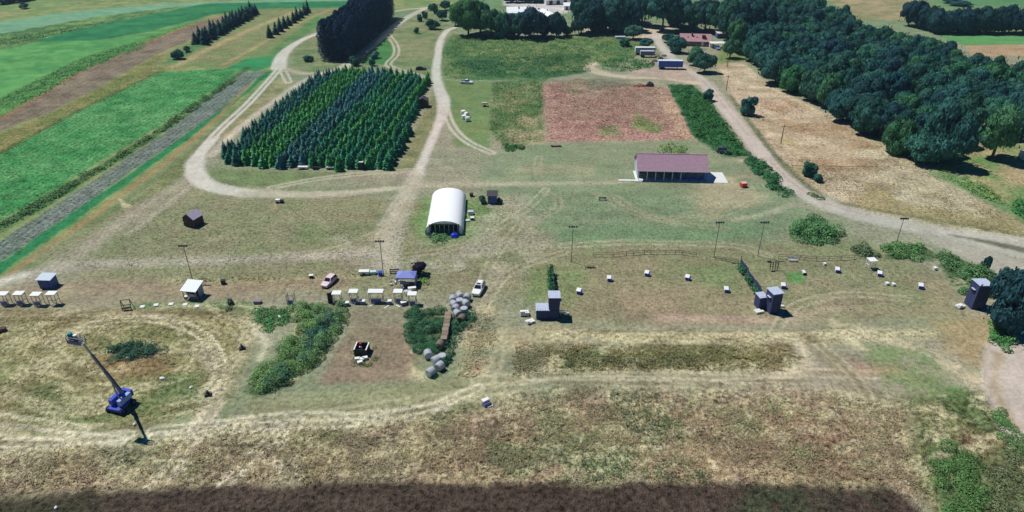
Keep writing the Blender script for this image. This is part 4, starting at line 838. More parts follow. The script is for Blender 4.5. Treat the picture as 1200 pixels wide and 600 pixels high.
def vine(label, pix, n, seed, h=1.9, w=.5):
    r = np.random.default_rng(seed); P = [at(*p) for p in pix]; a, b = P[0], P[-1]; t = r.random(n); q = r.random(n)
    e = (b-a).normalized(); nn = Vector((-e.y, e.x, 0)); lump = (np.sin(t*19+seed)+np.sin(t*41))*.5
    keep = lump > -.35; t, q, lump = t[keep], q[keep], lump[keep]; n = len(t); off = r.normal(size=n)*w*.5
    Pn = np.column_stack([a.x+(b.x-a.x)*t+nn.x*(off+.25), a.y+(b.y-a.y)*t+nn.y*(off+.25), q*h*(.8+.35*lump)])
    Nn = norm(np.column_stack([np.full(n, nn.x), np.full(n, nn.y), np.full(n, .8)])+.6*r.normal(size=(n, 3)))
    v, f = leaf_quads(Pn, Nn, .34*r.uniform(.6, 1.4, n), r); o = obj('climbing_vine', np_mesh('climbing_vine', v, f, LEAF)); o.color = LG(58, 108, 66); tag(o, label, 'vine')
vine('green vine covering the fence behind the left tower', [(649, 352), (646, 320)], 2200, 3, 2.2, .7); vine('green vines climbing the field side of the middle board fence', [(893, 354), (881, 338), (866, 314)], 900, 4, 1.7)

# ------------------------------------------------------------------ light poles and utility poles
def light_pole(label, u, v, vt, arms=4, rz=0.0):
    h = hgt(u, v, vt); t = thing('light_pole', label, 'light pole', at(u, v), rz)
    MB().cyl((0, 0, 0), (0, 0, h), .09, 8, .06).build('pole', POLE, t)
    MB().box((0, 0, h-.25), (1.7, .08, .08)).build('cross_arm', POLE, t)
    for i in range(arms):
        x = -.75+1.5*i/(arms-1); m = MB(); m.box((x, -.15, h), (.30, .34, .24), rot=Matrix.Rotation(math.radians(-35), 3, 'X')); lh = m.build('floodlight', BLACK, t)
        MB().box((x, -.30, h-.10), (.30, .03, .22), rot=Matrix.Rotation(math.radians(-35), 3, 'X')).build('lamp_glass', METAL, lh)
    return t
light_pole('tall floodlight pole behind the white-roofed kiosk at left', 225.5, 327.5, 287.5)
light_pole('tall floodlight pole beside the blue canopy in the middle', 449.5, 323, 282)
light_pole('tall floodlight pole at the left corner of the middle skeet field', 669.5, 307, 265)
light_pole('tall floodlight pole at the right end of the low rail fence', 836.5, 302, 260)
light_pole('tall floodlight pole behind the far end of the middle board fence', 888, 300, 260)
light_pole('tall floodlight pole on the ditch in front of the main road bend', 1049, 289, 255.5)
for lb, u, v, vt in (('thin utility pole at the road edge of the tan field', 915, 168, 146), ('thin utility pole beside the road near the dark roadside tree', 851, 106, 88), ('short utility pole in front of the house lawn', 852, 79, 70)):
    h = hgt(u, v, vt); t = thing('utility_pole', lb, 'pole', at(u, v)); MB().cyl((0, 0, 0), (0, 0, h), .16, 7, .11).build('pole', POLE, t); MB().box((0, 0, h-.5), (1.8, .1, .12)).build('cross_arm', POLE, t)

# ------------------------------------------------------------------ rail fences
def rail_fence(name, label, pix, h=1.0, rails=(.55, 1.0)):
    P = [at(*p) for p in pix]; o = P[0]; t = thing(name, label, 'fence', o)
    for p in P: MB().cyl(p-o, p-o+Vector((0, 0, h+.08)), .07, 6).build('post', WOOD, t)
    for a, b in zip(P[:-1], P[1:]):
        for z in rails: MB().bar(a-o+Vector((0, .06, z*h)), b-o+Vector((0, .06, z*h)), .06, .1).build('rail', WOOD, t)
rail_fence('rail_fence', 'low curved wooden rail fence behind the middle skeet field', [(695, 301), (719, 301), (734, 299.5), (742.5, 299), (755, 298), (762.5, 298), (780, 298), (791, 298), (799, 298.5), (815.6, 301)])
rail_fence('rail_fence', 'low wooden rail fence behind the right skeet field', [(912, 303), (937, 304), (956, 306), (971, 305.5), (985, 305), (1001, 304)])
rail_fence('rail_fence', 'short rail fence joining the light pole and the board fence', [(838, 304), (850, 306), (865, 309)], .8)
rail_fence('wire_fence', 'row of short old posts crossing the tan hay field', [(928, 197), (942, 197.5), (957, 197.5), (972, 198), (985, 198.2), (999, 198.3), (1012, 198.4), (1026, 198), (1040, 197.6), (1055, 197)], .9, (.9,))
rail_fence('field_fence', 'low fence line on the lawn in front of the house', [(834, 71), (845, 71.5), (856, 72), (868, 73)], 1.0)
rail_fence('rail_gate', 'small rail barrier on the grass between tower and light pole', [(686, 314.5), (691, 314.5), (696, 314)], .6)

# ------------------------------------------------------------------ station markers
def marker(label, u, v, c=None, s=1.0, rz=.3):
    t = thing('station_marker', label, 'marker', at(u, v), rz, 'skeet station markers')
    bl = c or mat('shade_blue_board', (58, 72, 190), .6, .08, 2)  # white box: shaded faces painted blue, lid and left side kept white
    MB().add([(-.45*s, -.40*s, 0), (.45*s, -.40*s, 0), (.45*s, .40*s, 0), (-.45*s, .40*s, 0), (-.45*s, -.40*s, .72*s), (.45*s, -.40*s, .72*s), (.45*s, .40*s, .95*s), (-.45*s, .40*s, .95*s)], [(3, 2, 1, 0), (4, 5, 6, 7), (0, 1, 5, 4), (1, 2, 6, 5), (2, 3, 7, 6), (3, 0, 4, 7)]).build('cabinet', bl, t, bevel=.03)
    MB().box((-.18*s, 0, .89*s), (.9*s, .98*s, .06*s), rot=Matrix.Rotation(.28, 3, 'X')).build('lid', WHITE, t)
    MB().box((-.46*s-.02, 0, .45*s), (.03, .5*s, .5*s)).build('side_panel', WHITE, t)
for lb, u, v in (('white marker box with painted blue shade nearest the left tower on the middle skeet arc', 679, 344), ('second white marker box with painted blue shade from the left tower on the skeet arc', 714.5, 329), ('middle white marker box with painted blue shade at the top of the middle skeet arc', 758.5, 323), ('second white marker box with painted blue shade from the board fence on the skeet arc', 806, 328), ('white marker box with painted blue shade nearest the board fence, inside the middle arc', 851.5, 342),
                 ('white marker box with painted blue shade just right of the middle tower', 918, 337.5), ('white marker box with painted blue shade below the right rail fence', 981.5, 319), ('white marker box with painted blue shade beside the white shooting stand at right', 1031, 323.5), ('white marker box with painted blue shade farthest right on the right skeet arc', 1079, 338)):
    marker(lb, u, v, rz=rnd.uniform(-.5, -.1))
marker('small black-backed marker on the green patch behind the middle tower', 942, 321.5, BLACK, .8, .2)
def small_box(name, label, cat, u, v, d, c, rz=0.0, lid=None):
    t = thing(name, label, cat, at(u, v), rz); MB().box((0, 0, d[2]*.45), (d[0], d[1], d[2]*.9)).build('body', c, t, bevel=.03)
    MB().box((0, 0, d[2]*.95), (d[0]+.08, d[1]+.08, d[2]*.1)).build('lid', lid or c, t); MB().box((0, -d[1]/2-.02, d[2]*.6), (d[0]*.3, .04, .05)).build('handle', METAL, t); return t
for k, (lb, u, v, d) in enumerate((('white bucket-like box, left of the pair on the right skeet field', 1039, 333.5, (.7, .6, .5)), ('white box, right of the pair on the right skeet field', 1046.5, 334.5, (.6, .6, .5)), ('small white box at the right end of the right skeet field', 1095, 316, (.7, .6, .6)), ('tiny pale box below the right rail fence', 966, 310.5, (.5, .5, .5)))): small_box('white_box', lb, 'box', u, v, d, WHITE, .3)

# benches and tables by the towers
def bench(label, u, v, rz, L=1.8, c=None, name='bench'):
    t = thing(name, label, 'bench', at(u, v), rz)
    for y in (-.16, 0, .16): MB().box((0, y, .46), (L, .13, .05)).build('slat', c or WOOD, t)
    MB().box((0, .30, .75), (L, .05, .25)).build('backrest', c or WOOD, t)
    for x in (-L*.42, L*.42): MB().box((x, 0, .215), (.08, .45, .43)).build('leg', c or WOOD, t); MB().box((x, .30, .43), (.07, .06, .86)).build('back_post', c or WOOD, t)
bench('pale bench right of the left tower in its shadow', 661, 369, .1, 1.7, WHITE); bench('small white bench against the right side of the middle tower', 914, 360, -.3, 1.4, WHITE)
bench('grey bench behind the right rail fence', 929, 306.5, -.1, 1.9, ROOFM); bench('dark wooden bench on the lawn in front of the pavilion', 706, 235, 0, 2.0, BLACK); bench('dark wooden bench beside the light pole near the blue canopy', 462, 320.5, 0, 2.0, DARKW)
def carton_stack(label, u, v, n, rz, seed):
    t = thing('carton_stack', label, 'cartons', at(u, v), rz); r = random.Random(seed)
    MB().box((0, 0, .07), (1.4, 1.2, .12)).build('pallet', WOOD, t)
    for k in range(n):
        x, y, z = (-.42+.42*(k % 4)+.0, -.28+.56*((k//4) % 2), .30+.33*(k//8)); MB().box((x+r.uniform(-.03, .03)-.2, y, z), (.38, .50, .31), rz=r.uniform(-.1, .1)).build('carton', WHITE, t)
carton_stack('stack of white cartons left of the low shed by the left tower', 614.5, 369, 18, .1, 1); carton_stack('lower pile of white cartons in front of the tall carton stack', 621, 378, 9, .5, 2)
carton_stack('white cartons at the foot of the middle tower', 889, 366, 7, .3, 3); carton_stack('white cartons left of the rightmost tower', 1124.5, 360, 10, .4, 4)

# ------------------------------------------------------------------ shooting stands
def stand(label, u, v, w=1.5, d=1.0, h=2.4, rz=0.0, roof=True, panel=True, box=True, c=None, group='wooden shooting stands'):
    c = c or mat('pale_stand_wood', (196, 182, 176), .8, .12, 3)
    t = thing('shooting_stand', label, 'shooting stand', at(u, v), rz, group); c = c or WOOD
    for x in (-w/2, w/2):
        for y in (0, d): MB().box((x, y, h/2), (.10, .10, h)).build('leg', c, t)
    for x in (-w/2, w/2):
        MB().bar((x, .06, 1.05), (x, d-.06, 1.05), .08).build('side_rail', c, t); MB().bar((x, .06, h-.15), (x, d-.06, h-.15), .08).build('side_rail', c, t)
    MB().box((0, -.02, h-.12), (w-.11, .06, .12)).build('header', c, t); MB().box((0, -.02, 1.05), (w-.11, .06, .09)).build('front_rail', c, t)
    if roof: MB().box((0, d/2, h+.05), (w+.35, d+.35, .08), rot=Matrix.Rotation(math.radians(3), 3, 'X')).build('roof', WHITE, t)
    if panel: MB().box((0, -.03, .50), (w*.8, .04, .85)).build('front_panel', mat('blue_grey_and_shade_board', (120, 122, 176), .7, .1, 2), t)  # shade on the wooden panel is painted in as blue-grey
    return t
for lb, u, v in (('leftmost of the four white-topped shooting stands at left edge', 6.5, 358), ('second from left of the four shooting stands at left edge', 25, 357.5), ('third from left of the four shooting stands at left edge', 45, 358.5), ('rightmost of the four shooting stands at left edge, without panel', 63, 357.5)): stand(lb, u, v, panel='without' not in lb)
for lb, u, v, w in (('white-topped shooting stand nearest the bramble thicket', 395.5, 357, 1.4), ('second white-topped stand right of the bramble thicket', 415, 355, 1.4), ('wide double white-topped stand in the middle of the range row', 441, 355, 2.6), ('white-topped stand in front of the blue canopy tables', 467, 355, 1.4), ('rightmost white-topped stand of the range row by the weeds', 483.5, 358, 1.4)): stand(lb, u, v, w)
stand('bare post frame without roof left of the bramble thicket', 341, 357, 1.3, .9, 2.2, 0, False, True, c=mat('purplish_wood', (140, 124, 140), .8, .15, 2)); stand('white framed stand standing alone on the right skeet field', 1021, 316, 1.4, 1.2, 2.1, .1, True, False, c=WHITE)
t = thing('shooting_stand', 'dark tilted wooden frame lying on the grass left of the kiosk', 'shooting stand', at(149, 364), .3)
for x in (-.8, .8): MB().bar((x, 0, .05), (x-.1, .9, 1.9), .1).build('leg', BLACK, t); MB().bar((x, 1.6, .05), (x-.1, .9, 1.9), .1).build('leg', BLACK, t)
MB().bar((-.9, .9, 1.9), (.72, .9, 1.9), .1).build('header', BLACK, t); MB().bar((-.84, .45, 1.0), (.78, .45, 1.0), .1).build('front_rail', BLACK, t); MB().box((-.05, .2, .5), (1.5, .05, .7), rot=Matrix.Rotation(.45, 3, 'X')).build('front_panel', WOOD, t)
t = thing('wooden_lattice', 'grey lattice of leaning wooden frames behind the middle tower', 'frame', at(906, 317), .1)
for i in range(4):
    x = -.9+i*.55; MB().bar((x, -.2, .02), (x+.35, .3, 2.0), .09).build('leg', WOOD, t); MB().bar((x+.5, .5, .02), (x+.05, .25, 2.0), .09).build('leg', WOOD, t)
MB().bar((-1.0, .3, 2.0), (1.4, .3, 2.0), .1).build('header', WOOD, t); MB().box((-1.1, .3, 2.05), (.7, .5, .25)).build('top_box', BLACK, t); MB().bar((-.9, .02, .9), (1.2, .02, .9), .08).build('front_rail', WOOD, t)
for lb, u, v, rz in (('white bin right of the stand nearest the bramble thicket', 406, 358, .2), ('white bin right of the second range stand', 425, 356, -.1), ('white bin right of the wide double stand', 456, 356, .1), ('white bin right of the stand in front of the canopy', 473, 357.5, .4)):
    small_box('target_bin', lb, 'bin', u, v, (1.0, .7, .8), mat('blue_grey_and_shade_board', (120, 122, 176)), rz, WHITE)  # blue-grey body paints in the shaded sides of a white bin
small_box('target_bin', 'low purple-grey box on the grass left of the post frame', 'bin', 302, 355, (1.4, .8, .6), mat('purplish_wood', (140, 124, 140)), 0)
small_box('black_screen', 'narrow black upright screen left of the first range stand', 'screen', 387.5, 355, (.9, .25, 2.3), BLACK, .5)
for k, (u, v) in enumerate(((183, 357.5), (200.5, 356.5), (217, 357), (231, 359), (167, 359.5))):
    lb = ('leftmost but one of the white pads in front of the kiosk', 'second white pad from the left in front of the kiosk', 'third white pad in front of the kiosk', 'rightmost white pad in front of the kiosk', 'faint white pad at the left end of the pad row')[k]
    o = thing('paving_pad', lb, 'pad', at(u, v), .2, 'pads in front of the kiosk'); MB().box((0, 0, .06), (.9, .9, .12)).build('slab', CONC, o, bevel=.02); MB().box((0, 0, .125), (.55, .55, .01)).build('foot_mat', WHITE, o)
for k, (u, v) in enumerate(((434, 359), (453, 360), (466.5, 359))):
    lb = ('small white plank lying left in front of the range row', 'slanted white plank in the middle in front of the range row', 'white plank lying right in front of the range row')[k]
    o = thing('plank', lb, 'plank', at(u, v), (.2, .9, -.7)[k]); MB().box((0, 0, .08), ((.6, 1.3, 1.1)[k], .22, .08)).build('board', WHITE, o); MB().box((0, 0, .02), (.2, .3, .05)).build('batten', WOOD, o)

# ------------------------------------------------------------------ sheds and kiosks
def shed(name, label, u, v, w, d, h, rz, wall, roof, rise=.35, style='mono', over=.25, door=True):
    t = thing(name, label, 'shed', place(u, v, d/2, rz), rz)
    if style == 'mono':
        m = MB().add([(-w/2, -d/2, 0), (w/2, -d/2, 0), (w/2, d/2, 0), (-w/2, d/2, 0), (-w/2, -d/2, h), (w/2, -d/2, h), (w/2, d/2, h+rise), (-w/2, d/2, h+rise)], [(3, 2, 1, 0), (4, 5, 6, 7), (0, 1, 5, 4), (1, 2, 6, 5), (2, 3, 7, 6), (3, 0, 4, 7)])
        m.build('wall', wall, t); a = math.atan2(rise, d); r = MB().box((0, 0, h+rise/2+.06), (w+2*over, (d+2*over)/math.cos(a), .08), rot=Matrix.Rotation(a, 3, 'X'))
        for i in range(7): r.box((-w/2-over+.1+(i+.5)*(w+2*over-.2)/7, 0, h+rise/2+.115), (.05, (d+2*over)/math.cos(a)-.02, .05), rot=Matrix.Rotation(a, 3, 'X'))
        r.build('roof', roof, t)
    else:
        m = MB().add([(-w/2, -d/2, 0), (w/2, -d/2, 0), (w/2, d/2, 0), (-w/2, d/2, 0), (-w/2, -d/2, h), (w/2, -d/2, h), (w/2, d/2, h), (-w/2, d/2, h), (0, -d/2, h+rise), (0, d/2, h+rise)], [(3, 2, 1, 0), (0, 1, 5, 8, 4), (1, 2, 6, 5), (2, 3, 7, 9, 6), (3, 0, 4, 7), (4, 8, 9, 7), (8, 5, 6, 9)])
        m.build('wall', wall, t); a = math.atan2(rise, w/2); L = (w/2)/math.cos(a)+over
        for s in (-1, 1):
            c = (s*(L/2)*math.cos(a), 0, h+rise-(L/2)*math.sin(a)+.06); r = MB().box(c, (L, d+2*over, .07), rot=Matrix.Rotation(s*a, 3, 'Y')); r.build('roof_slope', roof, t)
    if door: MB().box((w*.12, -d/2-.025, h*.42), (.85, .05, h*.84)).build('door', wall, t); MB().box((-w*.28, -d/2-.02, h*.6), (.5, .04, .5)).build('window', GLASS, t)
    for s in (-1, 1): MB().box((s*(w/2-.06), -d/2-.02, h/2), (.12, .045, h)).build('corner_trim', wall, t)
    return t
BLUEW = mat('blue_shed_boards', (76, 96, 160), .7, .12, 1.4)
shed('shed', 'small blue shed with pale tin roof near the left edge', 54.5, 338, 2.6, 2.0, 2.0, -.05, BLUEW, mat('pale_blue_tin', (206, 220, 228), .35, .06, 1.5), .25)
shed('shed', 'dark brown gabled shed standing alone on grass below the loop road', 222.5, 266, 3.2, 3.0, 2.2, -.35, DARKW, LILAC, 1.2, 'gable', .2)
shed('shed', 'small dark shed with white roof trim right of the white greenhouse', 577, 239, 2.3, 2.3, 2.2, 0, BLUEW, DARKR, .3)
shed('shed', 'dark brown shed at the right edge of the fir plantation', 495.5, 126, 3.4, 3.0, 2.4, -.05, DARKW, DARKR, 1.0, 'gable', .2)
# open kiosk with white roof
t = thing('kiosk', 'open-fronted kiosk with a white sloping roof below the left light pole', 'kiosk', place(224, 351, 1.2, -.15), -.15); KW = mat('kiosk_boards', (150, 156, 176), .7, .12, 1.5)
w, d, h = 2.7, 2.5, 2.1
for x, y in ((-w/2, -d/2), (w/2, -d/2)): MB().box((x, y, h/2), (.12, .12, h)).build('post', WOOD, t)
MB().box((0, d/2, (h+.4)/2), (w, .08, h+.4)).build('back_wall', KW, t)
for s in (-1, 1): MB().box((s*w/2, d*.18, (h+.2)/2), (.08, d*.62, h+.2)).build('side_wall', KW, t)
a = math.atan2(.6, d); r = MB().box((0, 0, h+.36), (w+.6, (d+.7)/math.cos(a), .09), rot=Matrix.Rotation(a, 3, 'X'))
for i in range(8): r.box((-w/2-.2+(i+.5)*(w+.4)/8, 0, h+.42), (.05, (d+.68)/math.cos(a), .05), rot=Matrix.Rotation(a, 3, 'X'))
r.build('roof', mat('white_tin', (226, 234, 238), .4, .05, 1.5), t); MB().box((0, 0, .05), (w, d, .1)).build('floor', WOOD, t); MB().box((-.2, -.3, .8), (1.6, .6, .06)).build('counter', WOOD, t); MB().box((-.2, -.3, .43), (1.4, .45, .66)).build('cupboard', WHITE, t)
small_box('carton', 'white carton on the ground under the kiosk front', 'box', 218, 349.5, (.6, .5, .5), WHITE, .4)

# blue canopy with tables
cp = at(477, 333); t = thing('canopy', 'bluish peaked canopy over tables beside the dark red bush', 'canopy', cp, -.02); CAN = mat('canopy_cloth', (128, 140, 206), .7, .08, 1.2)
for x in (-1.8, 1.8):
    for y in (-1.3, 1.3): MB().cyl((x, y, 0), (x, y, 2.3), .04, 6).build('pole', METAL, t)
m = MB(); m.add([(-1.95, -1.45, 2.3), (1.95, -1.45, 2.3), (1.95, 1.45, 2.3), (-1.95, 1.45, 2.3), (-.7, 0, 2.95), (.7, 0, 2.95), (-1.95, -1.45, 2.05), (1.95, -1.45, 2.05), (1.95, 1.45, 2.05), (-1.95, 1.45, 2.05)], [(0, 1, 5, 4), (1, 2, 5), (2, 3, 4, 5), (3, 0, 4), (0, 6, 7, 1), (1, 7, 8, 2), (2, 8, 9, 3), (3, 9, 6, 0)]); m.build('cover', CAN, t)
MB().box((1.93, 0, 1.0), (.02, 2.6, 2.0)).build('side_curtain', CAN, t)
def table(label, u, v, L=1.8, rz=0, c=None):
    t = thing('table', label, 'table', at(u, v), rz); MB().box((0, 0, .74), (L, .75, .05)).build('table_top', c or WHITE, t)
    for x in (-L*.42, L*.42):
        for y in (-.28, .28): MB().box((x, y, .36), (.05, .05, .72)).build('leg', METAL, t)
table('white folding table under the bluish canopy', 474, 335.5, 2.0); table('white folding table in front of the canopy right side', 483, 340.5, 1.6, .2); table('grey table beside the rightmost range stands', 478, 344.5, 1.5, .1, ROOFM)
def chair(label, u, v, rz, c):
    t = thing('chair', label, 'chair', at(u, v), rz); MB().box((0, 0, .45), (.48, .48, .05)).build('seat', c, t); MB().box((0, .23, .74), (.48, .05, .5)).build('backrest', c, t)
    for x in (-.2, .2):
        for y in (-.2, .2): MB().box((x, y, .215), (.05, .05, .43)).build('leg', c, t)
for lb, u, v, rz in (('white garden chair left of the canopy, outermost', 458.5, 334, .5), ('white garden chair left of the canopy, in front', 463, 332, 2), ('white garden chair beside the canopy front left pole', 467, 331, 1), ('white garden chair in front of the canopy table', 472, 339, 3)): chair(lb, u, v, rz, WHITE)

# long white box and clutter left of the light pole
t = thing('cargo_trailer', 'long low white trailer box left of the middle light pole', 'trailer', at(427, 321.5), .02); MB().box((0, 0, .62), (2.2, 1.1, .6)).build('box', WHITE, t, bevel=.04); MB().bar((1.1, 0, .4), (2.0, 0, .38), .08).build('drawbar', METAL, t)
for y in (-.62, .62): MB().cyl((0, y-.08, .3), (0, y+.08, .3), .3, 12).build('wheel', TYRE, t)
small_box('storage_chest', 'pale green chest between the white trailer and the light pole', 'chest', 437.5, 321, (1.2, .8, .7), mat('pale_green_plastic', (190, 220, 206), .5), .1); small_box('storage_chest', 'small blue bin against the middle light pole', 'bin', 446, 322.5, (.8, .7, .8), BLUET, .1)
small_box('storage_chest', 'small white and black box right of the parked pink car row', 'box', 365, 325.5, (.8, .6, .7), BLACK, .2, WHITE); small_box('storage_chest', 'dark box at the left end of the grass ridge near the kiosk', 'box', 262, 332.5, (.8, .7, .9), BLACK, .3)
p = at(491, 321); tree('dark_red_bush', 'dark red-leaved round bush beside the bluish canopy', 'bush', p, 3.0, 1.6, LG(58, 44, 66), crowns=BUSHM, low=.1)
thicket('weed_patch', 'light green weeds right of the bluish canopy', [(490, 326), (500, 324), (502, 334), (492, 335)], 300, .6, LG(96, 140, 76), .6, .28, seed=41)
thicket('shrub', 'lone grey-green pointed shrub beside the pads at left', [(268, 352), (272, 352), (273, 362), (268, 363)], 260, 1.7, LG(88, 104, 88), .6, .3, seed=42, kind=None, cat='shrub')

# ------------------------------------------------------------------ cars
def car(label, u, v, rz, paint_, L=4.5, W=1.8, H=1.5, kind='hatch', name='parked_car'):
    t = thing(name, label, 'car', at(u, v), rz)     # nose points to local +x
    def sec(x, hw, z0, z1): return [(x, -hw*.92, z0), (x, hw*.92, z0), (x, hw, z0+.25), (x, hw*.98, z1-.12), (x, hw*.86, z1), (x, -hw*.86, z1), (x, -hw*.98, z1-.12), (x, -hw, z0+.25)]
    hw = W/2; hb = .92 if kind == 'hatch' else 1.05
    m = MB(); m.loft([sec(-L/2, hw*.86, .35, hb-.05), sec(-L/2+.15, hw*.97, .25, hb), sec(-.2*L, hw, .22, hb+.02), sec(.18*L, hw, .22, hb), sec(.38*L, hw*.97, .24, hb-.12), sec(L/2-.1, hw*.88, .28, hb-.22), sec(L/2, hw*.8, .36, hb-.34)])
    m.build('body', paint_, t, smooth=False)
    x0, x1, x2, x3 = (-.46*L, -.36*L, .03*L, .2*L) if kind != 'pickup' else (-.12*L, -.09*L, .1*L, .22*L)
    q = lambda x, s, z: (x, s*hw, z)
    c = MB(); c.loft([[q(x0, -.9, hb-.03), q(x3, -.9, hb-.03), q(x3, .9, hb-.03), q(x0, .9, hb-.03)], [q(x1, -.74, H), q(x2, -.74, H), q(x2, .74, H), q(x1, .74, H)]]); c.build('cabin', paint_, t)
    def glass(nm, pts):
        c_ = sum((Vector(p) for p in pts), Vector())/4; n_ = (Vector(pts[1])-Vector(pts[0])).cross(Vector(pts[2])-Vector(pts[0])).normalized()
        if n_.dot(c_-Vector((0, 0, .8))) < 0: n_ = -n_
        P = [c_+(Vector(p)-c_)*.84+n_*.012 for p in pts]; MB().quad(*P).build(nm, GLASS, t)
    glass('windscreen', [q(x3, -.9, hb), q(x3, .9, hb), q(x2, .74, H), q(x2, -.74, H)]); glass('rear_window', [q(x0, -.9, hb), q(x0, .9, hb), q(x1, .74, H), q(x1, -.74, H)])
    for s in (-1, 1):
        xm = (x0+x3)/2; xt = (x1+x2)/2
        glass('side_window', [q(x0, s*.9, hb), q(xm, s*.9, hb), q(xt, s*.74, H), q(x1, s*.74, H)]); glass('side_window', [q(xm, s*.9, hb), q(x3, s*.9, hb), q(x2, s*.74, H), q(xt, s*.74, H)])
        MB().box((L/2-.08, s*hw*.62, hb-.36), (.14, .34, .14)).build('headlight', METAL, t); MB().box((-L/2+.02, s*hw*.72, hb-.22), (.08, .26, .2)).build('tail_light', REDP, t); MB().box((x3-.1, s*(hw+.08), hb+.05), (.12, .16, .12)).build('mirror', paint_, t)
        for x in (-.3*L, .31*L):
            wl_ = MB().cyl((x, s*(hw-.2), .32), (x, s*(hw+.01), .32), .32, 14).build('wheel', TYRE, t); MB().cyl((x, s*(hw), .32), (x, s*(hw+.025), .32), .19, 10).build('rim', RIM, wl_)
    if kind == 'pickup': MB().box((-.31*L, 0, hb+.012), (.34*L, W*.78, .02)).build('bed', DARK, t)
    if kind == 'suv':
        for s in (-1, 1): MB().bar((x1+.1, s*hw*.6, H+.05), (x2-.1, s*hw*.6, H+.05), .05).build('roof_rail', METAL, t)
        MB().box((-.05*L, 0, H+.015), (.6, .75, .02)).build('sunroof', GLASS, t)
    return t
car('pale pink-white hatchback parked on the grass above the bramble thicket', 386, 332, math.radians(-108), ORANGEP, 4.3, 1.75, 1.45)
car('white estate car parked above the pile of grey bales', 561, 341, math.radians(-103), WHITE, 4.7, 1.85, 1.6, 'suv')
car('white pickup-like car parked on the lawn beside the gravel track', 547, 98, math.radians(-10), mat('white_blue_paint', (214, 222, 236), .4, .05, 1), 5.0, 1.9, 1.7, 'pickup')
car('dark car parked behind the back right corner of the fir plantation', 493.5, 82, math.radians(4), BLACK, 4.5, 1.8, 1.4); car('dark grey vehicle parked on lawn beside the verge weeds behind the pavilion', 848, 179, math.radians(-20), mat('dark_grey_paint', (88, 92, 104), .4, .05, 1), 4.2, 1.8, 1.7, 'suv')

# tractor and flat trailers in front of the plantation
t = thing('tractor', 'small dark tractor with white roof in front of the fir plantation', 'tractor', at(425, 197.5), 1.4); MB().box((.7, 0, .85), (1.6, .7, .6)).build('bonnet', BLACK, t, bevel=.05); MB().box((-.45, 0, 1.2), (1.0, 1.1, .5)).build('cab', BLACK, t); MB().box((-.45, 0, 2.3), (1.3, 1.3, .1)).build('roof', WHITE, t)
for x in (-.9, 0.0):
    for y in (-.5, .5): MB().box((x, y, 1.85), (.07, .07, .8)).build('roof_post', BLACK, t)
for x, r in ((-.6, .65), (1.1, .42)):
    for s in (-1, 1): wl_ = MB().cyl((x, s*.55, r), (x, s*.85, r), r, 14).build('wheel', TYRE, t); MB().cyl((x, s*.85, r), (x, s*.87, r), r*.5, 10).build('rim', RIM, wl_)
for lb, u, v, L in (('left white flat trailer at the front edge of the fir plantation', 355, 198, 2.8), ('dark flat trailer between the white ones at the plantation front', 369.5, 198, 1.7), ('right white flat trailer at the front edge of the fir plantation', 387, 198.2, 2.2)):
    t = thing('flat_trailer', lb, 'trailer', at(u, v), 0); c = WHITE if 'white flat' in lb else DARKR
    MB().box((0, 0, .62), (L, 1.3, .12)).build('deck', c, t); MB().bar((L/2, 0, .5), (L/2+.8, 0, .45), .08).build('drawbar', METAL, t)
    for s in (-1, 1): MB().cyl((0, s*.72-.08, .28), (0, s*.72+.08, .28), .28, 12).build('wheel', TYRE, t); MB().box((0, s*.62, .76), (L, .05, .18)).build('side_board', c, t)
t = thing('garden_cart', 'small white and dark cart on the grass below the loop road', 'cart', at(327, 237.5), .0); MB().box((-.2, 0, .7), (1.2, .9, .5)).build('tub', WHITE, t, bevel=.04); MB().box((.8, 0, .5), (.7, .8, .5)).build('engine_box', BLACK, t)
for x in (-.4, .8):
    for s in (-1, 1): MB().cyl((x, s*.42, .25), (x, s*.55, .25), .25, 10).build('wheel', TYRE, t)
small_box('red_bin', 'bright red box on the grass right of the pavilion slab', 'box', 871, 219, (1.4, 1.3, 1.3), REDP, .2, mat('pale_red', (236, 170, 160), .5))
t = thing('hay_cart', 'pale flat cart on the lawn edge left of the weedy plot', 'cart', at(568, 124.5), .0); MB().box((0, 0, .8), (2.2, 1.4, .15)).build('deck', WOOD, t); MB().box((0, .3, 1.1), (2.0, .7, .45)).build('load', mat('cream_sacks', (222, 214, 196), .8), t, bevel=.08)
for s in (-1, 1): MB().cyl((0, s*.72-.1, .36), (0, s*.72+.1, .36), .36, 12).build('wheel', TYRE, t)
t = thing('garden_cart', 'old wooden cart at the front edge of the reddish plot', 'cart', at(651, 171.5), 0); MB().box((0, 0, .6), (3.2, 1.2, .12)).build('deck', WOOD, t)
for x in (-1.2, 1.2):
    for s in (-1, 1): MB().cyl((x, s*.6-.06, .3), (x, s*.6+.06, .3), .3, 10).build('wheel', WOOD, t)
for x in (-1.5, 0, 1.5): MB().box((x, .5, .95), (.07, .07, .6)).build('stake', WOOD, t)

